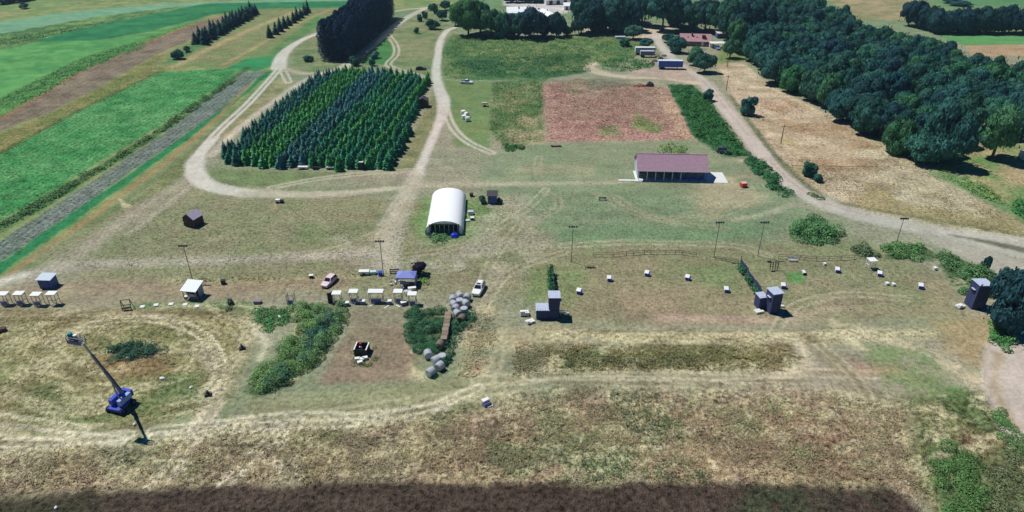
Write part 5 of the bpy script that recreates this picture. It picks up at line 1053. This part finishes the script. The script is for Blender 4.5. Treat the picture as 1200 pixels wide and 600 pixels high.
# ------------------------------------------------------------------ bales
def round_bale(name, label, u, v, c, r=.72, L=1.25, rz=0, z=0, up=False, group=None):
    g = at(u, v, z); t = thing(name, label, 'bale', (g.x, g.y, z), rz, group); n = 16; secs = []; prof = [(-L/2, .8), (-L/2+.08, .96), (0, 1.0), (L/2-.08, .96), (L/2, .8)]
    for x, k in prof:
        rr = r*k; secs.append([(rr*math.cos(2*math.pi*i/n)*(1+.02*math.sin(i*3+x)), x, r+rr*math.sin(2*math.pi*i/n)) if not up else (rr*math.cos(2*math.pi*i/n), rr*math.sin(2*math.pi*i/n), x+L/2) for i in range(n)])
    if up: secs = secs
    MB().loft(secs).build('bale_body', c, t, smooth=False)
    for y in (-.3, .3):
        b = MB(); b.loft([[((r+.012)*math.cos(2*math.pi*i/n), y+dy, r+(r+.012)*math.sin(2*math.pi*i/n)) if not up else ((r+.012)*math.cos(2*math.pi*i/n), (r+.012)*math.sin(2*math.pi*i/n), y+dy+L/2) for i in range(n)] for dy in (-.04, .04)], cap=False); b.build('twine_band', c, t)
    return t
pile = [(539, 350, 0), (547.5, 352, 0), (531, 354, 0), (539, 357, 0), (546, 359, 0), (532, 360, 0), (534, 365, 0), (544, 367, 0), (536, 371, 0), (541, 377, 0)]
names = ['back left of the upper pile', 'back right of the upper pile, nearest the white car', 'left corner of the upper pile', 'middle of the upper pile', 'right side of the upper pile', 'left side of the upper pile, second row', 'left side of the upper pile, touching the straw wall', 'right front of the upper pile', 'front of the upper pile beside the straw wall', 'front end of the upper pile, brownish']
for k, (u, v, z) in enumerate(pile): round_bale('round_bale', 'grey wrapped round bale, '+names[k], u, v, BRB if k == 9 else WRAP, .74, 1.3, rnd.uniform(-.5, .8), z, k in (3, 7), 'grey round bales')
for lb, u, v, rz, c, up in (('light grey wrapped round bale at the left of the lower pile in weeds', 502, 419, .3, WRAP, False), ('grey round bale at top of the lower pile', 511, 426, -.9, WRAP, False), ('grey round bale right of the lower pile', 515.5, 433, -.6, WRAP, False), ('grey round bale lowest in the lower pile', 505, 440, -.7, WRAP, False), ('half hidden grey bale at the right of the lower pile', 518.5, 423, .2, WRAP, True), ('brown round bale at the lower end of the straw wall', 515.5, 408, -.3, BRB, False)): round_bale('round_bale', lb, u, v, c, .76, 1.35, rz, 0, up, 'grey round bales')
P0, P1 = at(526, 371), at(520.5, 404); Lw = (P1-P0).length; nb = max(2, int(Lw/1.25)); e = (P1-P0)/nb
for i in range(nb):
    for lv in range(2):
        g = P0+e*(i+.5); t = thing('straw_bale', 'square brown straw bale in the %s course of the wall between the bale piles' % ('lower', 'upper')[lv], 'bale', (g.x+rnd.uniform(-.06, .06), g.y, lv*.62), math.atan2(e.y, e.x)+rnd.uniform(-.06, .06), 'straw wall bales, %s course' % ('lower', 'upper')[lv])
        MB().box((0, 0, .31), (1.2, 1.15, .60)).build('straw', STRAWM if (i+lv) % 3 else BRB, t, bevel=.06)
        for y in (-.3, .3): MB().box((0, y, .31), (1.21, .04, .612)).build('twine_band', BRB, t)
# white wrapped bales by the track
for k, (u, v) in enumerate(((543, 134), (547, 137), (544, 139.5), (548, 142))):
    t = round_bale('white_bale', ('rear left', 'rear right', 'front left', 'front right')[k]+' white wrapped bale of the heap on the lawn by the track', u, v, WHITE, .85, 1.4, .6*k, 0, k % 2 == 0, 'white bales by the track')

# ------------------------------------------------------------------ sunken trap box in the clay range
t = thing('trap_pit', 'dark open-topped box with white rim and red thrower in the clay range', 'trap bunker', at(423, 417), -.06)
for x, y, a, b in ((-1.05, .95, .12, 2.2), (1.05, .95, .12, 2.2), (0, 2.0, 1.98, .12), (0, -.1, 1.98, .12)): MB().box((x, y, .7), (a, b, 1.4)).build('side_wall', DARK, t)
for x in (-1.05, 1.05): MB().box((x, .95, 1.43), (.2, 2.3, .06)).build('rim', WHITE, t)
MB().box((0, .95, .05), (1.95, 2.0, .1)).build('floor', DARK, t)
t = thing('clay_thrower', 'red and white clay thrower inside the dark box', 'thrower', at(423, 410), 0); MB().box((0, .1, .45), (.5, .7, .65)).build('base', WHITE, t, bevel=.03); MB().cyl((0, .2, .82), (0, .2, 1.35), .22, 10).build('magazine', REDP, t); MB().bar((0, 0, .85), (.1, -.7, 1.0), .1).build('throwing_arm', METAL, t)
for k, (u, v, rz) in enumerate(((419, 422, .2), (424, 422.5, -.1), (428, 421, .3), (422, 426, .5))): small_box('white_sack', ('left', 'middle', 'right', 'lowest')[k]+' white block in front of the dark trap box', 'block', u, v, (.8, .5, .5), WHITE, rz)
thicket('weed_patch', 'ring of weeds around the dark trap box', [(412, 410), (418, 408), (419, 424), (430, 427), (440, 418), (438, 405), (442, 404), (444, 418), (432, 430), (415, 428)], 420, .5, LG(92, 116, 70), .5, .24, seed=43)

# ------------------------------------------------------------------ the boom lift
base = at(143, 478); t = thing('boom_lift', 'blue boom lift with its boom raised high above the mown rings', 'boom lift', base, -.25)
R_ = Matrix.Rotation(.25, 3, 'Z'); MB().box((0, 0, .75), (2.2, 3.0, .5)).build('chassis', BLUEP, t, bevel=.06); MB().cyl((0, 0, 1.0), (0, 0, 1.25), .8, 16).build('turntable', BLACK, t)
MB().box((-.7, .3, 1.75), (.75, 2.6, 1.0)).build('engine_cover', BLUEP, t, bevel=.1); MB().box((.75, .3, 1.75), (.7, 2.4, 1.0)).build('engine_cover', mat('pale_blue_paint', (150, 170, 226), .4, .06, 2), t, bevel=.1); MB().box((0, 1.75, 1.8), (2.0, .5, 1.1)).build('counterweight', BLUEP, t, bevel=.08)
for x in (-1.25, 1.25):
    for y in (-1.15, 1.15): wl_ = MB().cyl((x-.2, y, .5), (x+.2, y, .5), .5, 16).build('wheel', TYRE, t); MB().cyl((x-.22, y, .5), (x+.22, y, .5), .24, 10).build('rim', BLUEP, wl_)
gs = at(171, 514); hb_ = 15.2; sh = Vector((-SUNV.x, -SUNV.y, 0))/SUNV.z; tip = Vector((gs.x, gs.y, 0))-sh*hb_; tip.z = hb_
tl = R_ @ (tip-base); root = Vector((0, .9, 2.3)); ax = (tl-root); f1, f2, f3 = root+ax*.42, root+ax*.74, root+ax*.97
GB = mat('boom_grey_blue', (112, 120, 158), .5, .08, 2)
MB().bar(root, f1, .42).build('boom_section', GB, t); MB().bar(root+ax*.38, f2, .32).build('boom_section', GB, t); MB().bar(root+ax*.70, f3, .24).build('boom_section', METAL, t)
MB().cyl((0, .1, 1.6), root+ax*.22+Vector((0, -.3, 0)), .12, 8).build('lift_cylinder', METAL, t); MB().cyl(root+ax*.05+Vector((.34, 0, 0)), root+ax*.72+Vector((.26, 0, 0)), .05, 6).build('hose', BLACK, t)
bk = tl-Vector((0, 0, .2)); b = MB(); bw, bd = 2.3, .95
MB().box(bk+Vector((0, -.55, 0)), (bw, bd, .08)).build('basket_floor', METAL, t); cage = MB()
for z in (.35, .7, 1.1):
    for y in (-.55-bd/2, -.55+bd/2): cage.bar(bk+Vector((-bw/2, y, z)), bk+Vector((bw/2, y, z)), .06)
    for x in (-bw/2, bw/2): cage.bar(bk+Vector((x, -.55-bd/2, z)), bk+Vector((x, -.55+bd/2, z)), .06)
for x in (-bw/2, -bw/6, bw/6, bw/2):
    for y in (-.55-bd/2, -.55+bd/2): cage.bar(bk+Vector((x, y, 0)), bk+Vector((x, y, 1.12)), .06)
cage.build('basket_rail', METAL, t); MB().box(bk+Vector((.5, -.95, .85)), (.6, .25, .4)).build('control_box', BLACK, t); MB().box(bk+Vector((0, -.1, -.05)), (.5, .5, .5)).build('basket_mount', METAL, t); MB().box(bk+Vector((0, -.55-bd/2-.03, .3)), (bw, .03, .5)).build('kick_panel', mat('blue_grey_and_shade_board', (120, 122, 176)), t)
wp = base+Matrix.Rotation(-.25, 3, 'Z') @ (bk+Vector((-.75, -.55, .045))); t = thing('clay_thrower', 'thrower with teal drum standing in the raised basket', 'thrower', wp, .2); MB().box((0, 0, .35), (.5, .5, .7)).build('base', BLACK, t); MB().cyl((0, 0, .7), (0, 0, 1.5), .34, 12).build('drum', TEALP, t); MB().bar((0, 0, .8), (.5, -.3, .95), .07).build('throwing_arm', METAL, t)
wp = base+Matrix.Rotation(-.25, 3, 'Z') @ (bk+Vector((.05, -.5, .045))); t = thing('clay_thrower', 'white thrower beside the teal one in the raised basket', 'thrower', wp, 0); MB().box((0, 0, .35), (.5, .5, .7)).build('base', WHITE, t); MB().cyl((0, 0, .7), (0, 0, 1.3), .26, 12).build('drum', WHITE, t); MB().bar((0, 0, .8), (.45, -.2, .95), .07).build('throwing_arm', METAL, t)

# small traps and litter on the mown ground
for lb, u, v in (('small dark clay trap on the mown ring right of the reeds', 284, 409), ('small dark clay trap at the junction of the tyre tracks', 244, 463)):
    t = thing('clay_trap', lb, 'clay trap', at(u, v), .4); MB().box((0, 0, .25), (.9, .7, .3)).build('base', BLACK, t); MB().cyl((0, 0, .4), (0, 0, .9), .2, 8).build('magazine', BLACK, t); MB().bar((0, 0, .45), (.8, -.4, .5), .08).build('throwing_arm', METAL, t)
    for x in (-.5, .5): MB().box((x, 0, .06), (.12, 1.1, .12)).build('skid', DARKW, t)
t = thing('clay_trap', 'white and blue machine under a cover on the grass at lower centre', 'clay trap', at(570, 475), .6); MB().box((0, 0, .4), (1.1, .9, .7)).build('cover', mat('blue_grey_and_shade_board', (120, 122, 176)), t, bevel=.08); MB().box((0, .2, .95), (1.2, .7, .4)).build('hood', WHITE, t, bevel=.08); MB().box((.3, -.6, .12), (1.0, .3, .2)).build('skid', WHITE, t)
for k, (lb, u, v, L) in enumerate((('white sheet scrap right of the raised boom', 190, 444, 1.0), ('white lump in the reeds', 151, 420, 1.0), ('white crumpled scrap on the green patch right of the lift', 224, 455, .7), ('small white bag below the boom lift', 158, 498, .6), ('white scrap on the ploughed strip at lower left', 66, 596, .6), ('tiny white tag in the dry scrub at lower centre', 681, 519, .4), ('white broken tray in the low weeds left of the thicket', 328, 372, 1.0), ('white stone at the right edge of the thicket', 404, 380, .3), ('pale post cap on dry grass above the kiosk', 281, 284, .4), ('white scrap behind the wide shrub near the road', 974, 267, 1.5))):
    t = thing('scrap', lb, 'scrap', at(u, v, 0), .4*k); m = MB(); rr = random.Random(k); n_ = 7
    top = [(L*.5*math.cos(6.283*i/n_)*rr.uniform(.6, 1.1), L*.32*math.sin(6.283*i/n_)*rr.uniform(.6, 1.1), .22+rr.uniform(0, .12)) for i in range(n_)]; bot = [(x*1.1, y*1.1, 0) for x, y, z in top]
    m.loft([bot, top]); m.build('crumpled_piece', WHITE, t); MB().box((L*.1, 0, .3), (L*.35, L*.25, .12), rz=.5).build('fold', WHITE, t)
small_box('feed_box', 'dark box lying at the left edge on the mown rings', 'box', 3, 388, (1.2, .9, .7), DARKW, .4)

# ------------------------------------------------------------------ white greenhouse (polytunnel)
def tunnel(label, pl_, pr_, L, h, name='greenhouse', nrib=10, end=True):
    a, b = at(*pl_), at(*pr_); w = (b-a).length; rz = math.atan2(b.y-a.y, b.x-a.x); c = (a+b)/2; t = thing(name, label, 'greenhouse', c, rz)
    n = 18
    def arc(y, k=1.0): return [(w/2*k*math.cos(math.pi*i/n)*(1 if i not in () else 1), y, h*k*math.sin(math.pi*i/n)**.72) for i in range(n+1)]
    m = MB(); secs = [];
    for j in range(nrib*3+1):
        y = L*j/(nrib*3); k = 1.0 if j % 3 == 0 else .985; secs.append(arc(y, k))
    P = [p for s_ in secs for p in s_]; F = [(j*(n+1)+i, j*(n+1)+i+1, (j+1)*(n+1)+i+1, (j+1)*(n+1)+i) for j in range(len(secs)-1) for i in range(n)]
    m.add(P, F); m.build('film_cover', POLY, t, smooth=True)
    for j in range(nrib+1):
        y = L*j/nrib; A_ = arc(y, .965 if j else 1.006); r = MB()
        for p, q in zip(A_[:-1], A_[1:]): r.bar(p, q, .06)
        r.build('hoop', METAL, t)
    bk_ = MB(); A_ = arc(L-.03, .99); bk_.add(A_, [tuple(range(n+1))]); bk_.build('back_wall', POLY, t)
    if end:
        fr_ = MB(); A_ = arc(.06, .985); k0 = [p for p in A_ if p[2] > h*.74]; fr_.add(k0, [tuple(range(len(k0)))]); fr_.build('front_gable', POLY, t)
        for x in (-.36, -.24, -.12, 0, .12, .24, .36): MB().box((x*w, .1, h*.37), (.09, .09, h*.74)).build('front_post', WHITE, t)
        MB().box((0, .1, h*.74), (w*.82, .1, .12)).build('header', METAL, t)
        for s in (-1, 1): MB().add([(s*w*.39, .08, 0), (s*w*.49, .08, 0), (s*w*.46, .08, h*.55), (s*w*.39, .08, h*.72)], [(0, 1, 2, 3)]).build('corner_film', POLY, t)
    return t
F0, F1 = (498.7, 275), (543.2, 274.5); apx = at(532, 220, 3.4); c0 = (at(*F0)+at(*F1))/2
tunnel('long white plastic greenhouse tunnel in the middle of the grass', F0, F1, max(12, (Vector((apx.x, apx.y, 0))-c0).length), 3.4)
def heap(name, label, cat, u, v, sx, sy, h, m_, seed):
    r = np.random.default_rng(seed); n = 14; me = MB(); secs = []
    for k in range(5):
        f = k/4; rr = math.cos(f*math.pi/2*.98); secs.append([(sx*rr*math.cos(2*math.pi*i/n)*(1+.22*r.normal()*.6), sy*rr*math.sin(2*math.pi*i/n)*(1+.22*r.normal()*.6), h*math.sin(f*math.pi/2)*(1+.1*r.normal())) for i in range(n)])
    t = thing(name, label, cat, at(u, v), 0); me.loft(secs).build('sheet', m_, t); MB().box((sx*.3, -sy*.7, .12), (sx*.7, .5, .2), rz=.4).build('loose_fold', m_, t); return t
heap('tarpaulin_heap', 'bright blue tarpaulin heap at the front right of the greenhouse', 'tarpaulin', 533, 277.5, 1.0, .8, 1.1, BLUET, 5)
thicket('potted_plants', 'leafy plants spilling from the greenhouse front', [(506, 272), (522, 270), (526, 280), (516, 288), (508, 284)], 900, 1.1, LG(92, 134, 90), .8, .32, seed=44, cat='plants')
thicket('potted_plants', 'dark shrubby plants at the left front corner of the greenhouse', [(499, 272), (506, 271), (506, 278), (499, 277)], 260, 1.0, LG(60, 90, 88), .6, .3, seed=45, cat='plants')
small_box('crate', 'white crate against the right side of the greenhouse', 'crate', 551.5, 251, (1.3, 1.0, .9), WHITE, .1, ROOFM); small_box('crate', 'small white and black bin right of the greenhouse', 'bin', 553.5, 257.5, (.8, .8, .7), BLACK, .1, WHITE); small_box('crate', 'dark barrel box behind the greenhouse right corner', 'box', 552.5, 230, (.9, .8, .9), DARKW, .1); small_box('crate', 'pale green tray right of the greenhouse', 'tray', 548, 259, (.9, .8, .3), mat('pale_green_plastic', (190, 220, 206)), .1)
p = at(566, 238); tree('bush', 'small grey-green bush left of the dark-roofed shed by the greenhouse', 'bush', p, 2.0, 1.0, LG(72, 104, 92), crowns=BUSHM, low=.0); p = at(585, 238); tree('bush', 'low dark bush right of the dark-roofed shed by the greenhouse', 'bush', p, 1.5, .8, LG(56, 88, 78), crowns=BUSHM, low=.0)

# ------------------------------------------------------------------ pavilion
fl, fr_ = at(747.5, 211.5), at(827.3, 213); W = (fr_-fl).length; D = 9.0; rz = math.atan2(fr_.y-fl.y, fr_.x-fl.x); H0 = 3.0
t = thing('pavilion', 'long open-fronted pavilion with maroon shingle roof on a concrete slab', 'pavilion', (fl+fr_)/2, rz)
PW = mat('pavilion_siding', (196, 200, 214), .7, .06, 1); H1 = 6.0
MB().box((0, D-.1, H0/2), (W, .2, H0)).build('back_wall', PW, t)
for s in (-1, 1):
    x = s*(W/2-.1); y0 = 1.6; MB().add([(x-.1, y0, 0), (x+.1, y0, 0), (x+.1, D-.202, 0), (x-.1, D-.202, 0), (x-.1, y0, H0), (x+.1, y0, H0), (x+.1, D-.202, H0), (x-.1, D-.202, H0)], [(3, 2, 1, 0), (4, 5, 6, 7), (0, 1, 5, 4), (1, 2, 6, 5), (2, 3, 7, 6), (3, 0, 4, 7)]).build('side_wall', PW, t)
    x = s*(W/2-.1); MB().add([(x-.1, 0, H0+.005), (x+.1, 0, H0+.005), (x+.1, D, H0+.005), (x-.1, D, H0+.005), (x-.1, D/2, H1-.1), (x+.1, D/2, H1-.1)], [(0, 1, 2, 3), (0, 4, 5, 1), (3, 2, 5, 4), (1, 5, 2), (0, 3, 4)]).build('gable_wall', PW, t)
MB().box((W*.29, 1.6, H0/2), (W*.40, .15, H0)).build('front_wall', BLUEW, t); MB().box((W*.09, 4.6, H0/2), (.15, 5.9, H0)).build('partition', BLUEW, t)
for x in (W*.16, W*.30, W*.42): MB().box((x, 1.51, 1.7), (1.2, .04, 1.0)).build('window', GLASS, t)
for i in range(9): MB().box((-W/2+.12+i*(W-.24)/8, .12, H0/2), (.18, .18, H0)).build('post', WHITE if i < 6 else BLUEW, t)
MB().box((0, .12, H0-.12), (W, .2, .24)).build('beam', BLUEW, t)
a = math.atan2(H1-H0, D/2); Ls = D/2/math.cos(a)+.45
for s, y in ((1, 0), (-1, D)):
    r = MB(); cy = D/2-s*(Ls/2)*math.cos(a); cz = H1+.05-(Ls/2)*math.sin(a); r.box((0, cy, cz), (W+.8, Ls, .12), rot=Matrix.Rotation(s*a, 3, 'X')); rf = r.build('roof_slope', PURP, t)
    for k in range(14):
        f = (k+.5)/14; yy = D/2-s*(Ls*f)*math.cos(a); zz = H1+.12-(Ls*f)*math.sin(a); MB().box((0, yy, zz), (W+.8, Ls/14*.96, .025), rot=Matrix.Rotation(s*(a-.035), 3, 'X')).build('shingle_course', PURP, rf)
    MB().box((0, y-s*.42, H0-.10), (W+.8, .04, .22)).build('fascia', WHITE, t)
MB().box((0, D/2, H1+.12), (W+.8, .35, .06)).build('ridge_cap', PURP, t)
SL = thing('concrete_slab', 'white concrete slab under and right of the pavilion', 'slab', (fl+fr_)/2, rz); MB().box((2.6, 3.0, .02), (W+9.0-2.6, 7.4, .14)).build('slab', CONC, SL); 
MB().box((-W/2-2.6, .0, .02), (5.2, 1.0, .12)).build('walkway', CONC, SL)
for i in range(5):
    g = Matrix.Rotation(rz, 3, 'Z') @ Vector((-W*.42+i*2.1, 2.6+.6*(i % 2), 0))+(fl+fr_)/2
    tt = thing('picnic_table', ('first', 'second', 'third', 'fourth', 'fifth')[i]+' pale table from the left inside the pavilion', 'table', (g.x, g.y, .09), rz, 'tables in the pavilion'); MB().box((0, 0, .72), (1.6, .8, .06)).build('table_top', WHITE, tt)
    for s in (-1, 1): MB().box((s*.6, 0, .345), (.08, .6, .69)).build('leg', WOOD, tt); MB().box((0, s*.65, .44), (1.6, .28, .05)).build('seat', WHITE, tt); MB().box((-.6, s*.65, .21), (.07, .2, .41)).build('seat_leg', WOOD, tt); MB().box((.6, s*.65, .21), (.07, .2, .41)).build('seat_leg', WOOD, tt)

# ------------------------------------------------------------------ trailers and house at the road end
def box_trailer(label, u, v, L, Wd, h, rz, side, top):
    t = thing('parked_trailer', label, 'trailer', at(u, v), rz); MB().box((0, Wd/2, .95+h/2), (L, Wd, h)).build('body', side, t, bevel=.06); MB().box((0, Wd/2, .97+h), (L-.1, Wd-.1, .08)).build('roof', top, t)
    for k in range(9): MB().box((-L/2+(k+.5)*L/9, -.02, .95+h/2), (.07, .04, h*.9)).build('side_rib', side, t)
    for x in (-L*.38, -L*.27):
        for y in (.18, Wd-.18): MB().cyl((x, y-.18, .5), (x, y+.18, .5), .5, 12).build('wheel', TYRE, t)
    MB().box((L*.3, Wd/2, .48), (.15, Wd*.6, .94)).build('landing_leg', METAL, t); MB().box((-L/2-.03, Wd/2, .95+h/2), (.05, Wd*.9, h*.9)).build('rear_door', top, t)
    return t
box_trailer('long blue box trailer with pale roof on the turning loop', 785.5, 81.5, 10.2, 2.6, 2.6, -.06, TRAIL, mat('pale_roof', (214, 222, 232), .5, .05, 1)); box_trailer('pale grey camper trailer at the edge of the weeds, rear one', 756, 64.5, 9.0, 2.4, 2.3, -.02, mat('camper_grey', (170, 178, 184), .5, .08, 1), WHITE); box_trailer('darker grey trailer in front of the pale camper', 758.5, 67.5, 6.2, 2.2, 1.8, -.02, mat('trailer_grey', (120, 122, 130), .6, .1, 1), ROOFM)
for k, (u, v) in enumerate(((770, 66), (774, 69), (772, 72), (778, 66), (767, 72), (764, 75))): heap('scrap_heap', ('rear left', 'middle right', 'middle', 'rear right', 'front left', 'front')[k]+' heap of scrap between the trailers and the road', 'scrap', u, v, 1.3, .9, .9, (WOOD, DARKW, METAL, WOOD, BRB, DARKW)[k], 20+k)
heap('brush_pile', 'brown brush pile at the back of the reddish plot', 'brush', 761, 101, 1.6, 1.2, 1.6, DARKW, 40); heap('brush_pile', 'reddish low debris pile left of the brown brush pile', 'brush', 750, 101, 2.6, 1.0, .9, mat('reddish_debris', (168, 112, 96), .9, .2, 1.5), 41)
a_, b_ = at(797, 53.5), at(832, 54.5); W = (b_-a_).length; D = 7.5; rz = math.atan2(b_.y-a_.y, b_.x-a_.x); t = thing('farmhouse', 'farmhouse with a long faded red roof in front of the tree line', 'house', (a_+b_)/2, rz); BW = mat('house_brick', (132, 116, 118), .8, .1, 1)
MB().add([(-W/2, 0, 0), (W/2, 0, 0), (W/2, D, 0), (-W/2, D, 0), (-W/2, 0, 2.4), (W/2, 0, 2.4), (W/2, D, 2.4), (-W/2, D, 2.4), (-W/2, D/2, 4.9), (W/2, D/2, 4.9)], [(3, 2, 1, 0), (0, 1, 5, 4), (1, 2, 6, 9, 5), (2, 3, 7, 6), (3, 0, 4, 8, 7), (4, 5, 9, 8), (8, 9, 6, 7)]).build('wall', BW, t)
a = math.atan2(2.5, D/2); Ls = D/2/math.cos(a)+.6
for s in (1, -1): rf = MB().box((0, D/2-s*(Ls/2)*math.cos(a), 5.0-(Ls/2)*math.sin(a)), (W+.8, Ls, .12), rot=Matrix.Rotation(s*a, 3, 'X')).build('roof_slope', REDROOF, t)
for x in (-1.6,): MB().box((x, D/2-1.2, 4.9), (.7, .7, 1.4)).build('chimney', DARKW, t)
MB().box((W*.27, D*.22, 4.2), (1.6, 1.4, 1.3)).build('dormer', DARKW, t)
for k in (-.25, .05): MB().box((W*k, 1.75, 3.75), (.6, .6, .12), rot=Matrix.Rotation(a, 3, 'X')).build('skylight', GLASS, t)
for k in (-.38, -.15, .1, .38): wd = MB().box((W*k, -.02, 1.35), (1.3, .05, 1.1)).build('window', GLASS, t); MB().box((W*k, -.04, .75), (1.5, .1, .08)).build('sill', WHITE, wd)
MB().box((W*.24, -.03, 1.0), (.95, .06, 2.0)).build('door', WHITE, t)
t = thing('carport', 'white carport and shed right of the farmhouse', 'carport', place(841, 57, 2), 0)
for x in (-3.2, 3.2):
    for y in (-1.8, 1.8): MB().box((x, y, 1.15), (.12, .12, 2.3)).build('post', WHITE, t)
MB().box((0, 0, 2.36), (7.0, 4.2, .12)).build('roof', WHITE, t); MB().box((-2.4, 1.2, 1.1), (1.6, 1.2, 2.2)).build('cupboard', WHITE, t)
car('white and blue car parked under the white carport', 841, 57.5, math.radians(-90), mat('blue_car', (120, 140, 190), .35, .05, 1), 4.6, 1.8, 1.6); shed('shed', 'pale-roofed shed behind the farmhouse lawn under trees', 846, 45, 5, 4, 2.4, 0, BLUEW, CREAM, .4)
def far_building(label, pl_, pr_, D, h, rise, wall, roof, name='barn'):
    a_, b_ = at(*pl_), at(*pr_); W = (b_-a_).length; rz = math.atan2(b_.y-a_.y, b_.x-a_.x); t = thing(name, label, 'building', (a_+b_)/2, rz)
    MB().add([(-W/2, 0, 0), (W/2, 0, 0), (W/2, D, 0), (-W/2, D, 0), (-W/2, 0, h), (W/2, 0, h), (W/2, D, h), (-W/2, D, h), (-W/2, D/2, h+rise), (W/2, D/2, h+rise)], [(3, 2, 1, 0), (0, 1, 5, 4), (1, 2, 6, 9, 5), (2, 3, 7, 6), (3, 0, 4, 8, 7), (4, 5, 9, 8), (8, 9, 6, 7)]).build('wall', wall, t)
    a = math.atan2(rise, D/2); Ls = D/2/math.cos(a)+.4
    for s in (1, -1): MB().box((0, D/2-s*(Ls/2)*math.cos(a), h+rise+.1-(Ls/2)*math.sin(a)), (W+.6, Ls, .1), rot=Matrix.Rotation(s*a, 3, 'X')).build('roof_slope', roof, t)
    for k in (-.3, 0, .3): MB().box((W*k, -.03, h*.45), (W*.14, .06, h*.8)).build('door', DARKR, t)
WT = mat('bright_white_roof', (236, 240, 240), .5, .03, .5)
far_building('long bright white building behind the tree line, left one', (594, 22), (624, 22), 14, 3.2, 2.0, WHITE, WT); tunnel('white rounded greenhouse among trees at top centre', (640, 26), (656, 25), 18, 4.2, 'greenhouse', 8)
far_building('low white building right of the far rounded greenhouse', (661, 12), (677, 12), 8, 2.5, 1.2, WHITE, WT); far_building('white roofed shed far behind the tree line at top', (640, 6), (668, 5), 10, 3, 1.5, WHITE, WT)
for i in range(8): tree('far_hedge_tree', 'dark low tree in the hedge behind the far white buildings', 'tree', at(598+i*7, 3), 5.5, 4.2, jit(DTEAL), 'far hedge at the top edge', low=0)
small_box('white_tank', 'small white tank among the trees left of the far white building', 'tank', 597, 38, (1.6, 1.4, 1.6), WHITE, .2); small_box('white_tank', 'white box beside the columnar tree at top centre', 'box', 664, 36, (1.6, 1.4, 1.5), WHITE, .2); small_box('white_tank', 'pale flat box at the left of the round roadside tree', 'box', 727, 45, (5, 2.4, 1.0), ROOFM, 0); small_box('white_tank', 'white pickup-sized tank at the right edge of the lawn', 'tank', 1200, 186, (2.2, 2.4, 2.2), WHITE, 0)

# ------------------------------------------------------------------ the air over the fields
hz = MB().box((0, 1450, 38.3), (10900, 6300, 78.6)).build('haze', mat('air_surface', (255, 255, 255))); tag(hz, 'thin bluish summer air over the fields', 'haze', None, 'stuff')
hm = bpy.data.materials.new('air'); hm.use_nodes = True; hn = hm.node_tree.nodes; hn.clear(); ho = hn.new('ShaderNodeOutputMaterial'); pv = hn.new('ShaderNodeVolumePrincipled')
pv.inputs['Color'].default_value = (.55, .78, 1, 1); pv.inputs['Density'].default_value = .00012; pv.inputs['Anisotropy'].default_value = .2; hm.node_tree.links.new(pv.outputs[0], ho.inputs['Volume']); hz.data.materials.clear(); hz.data.materials.append(hm)
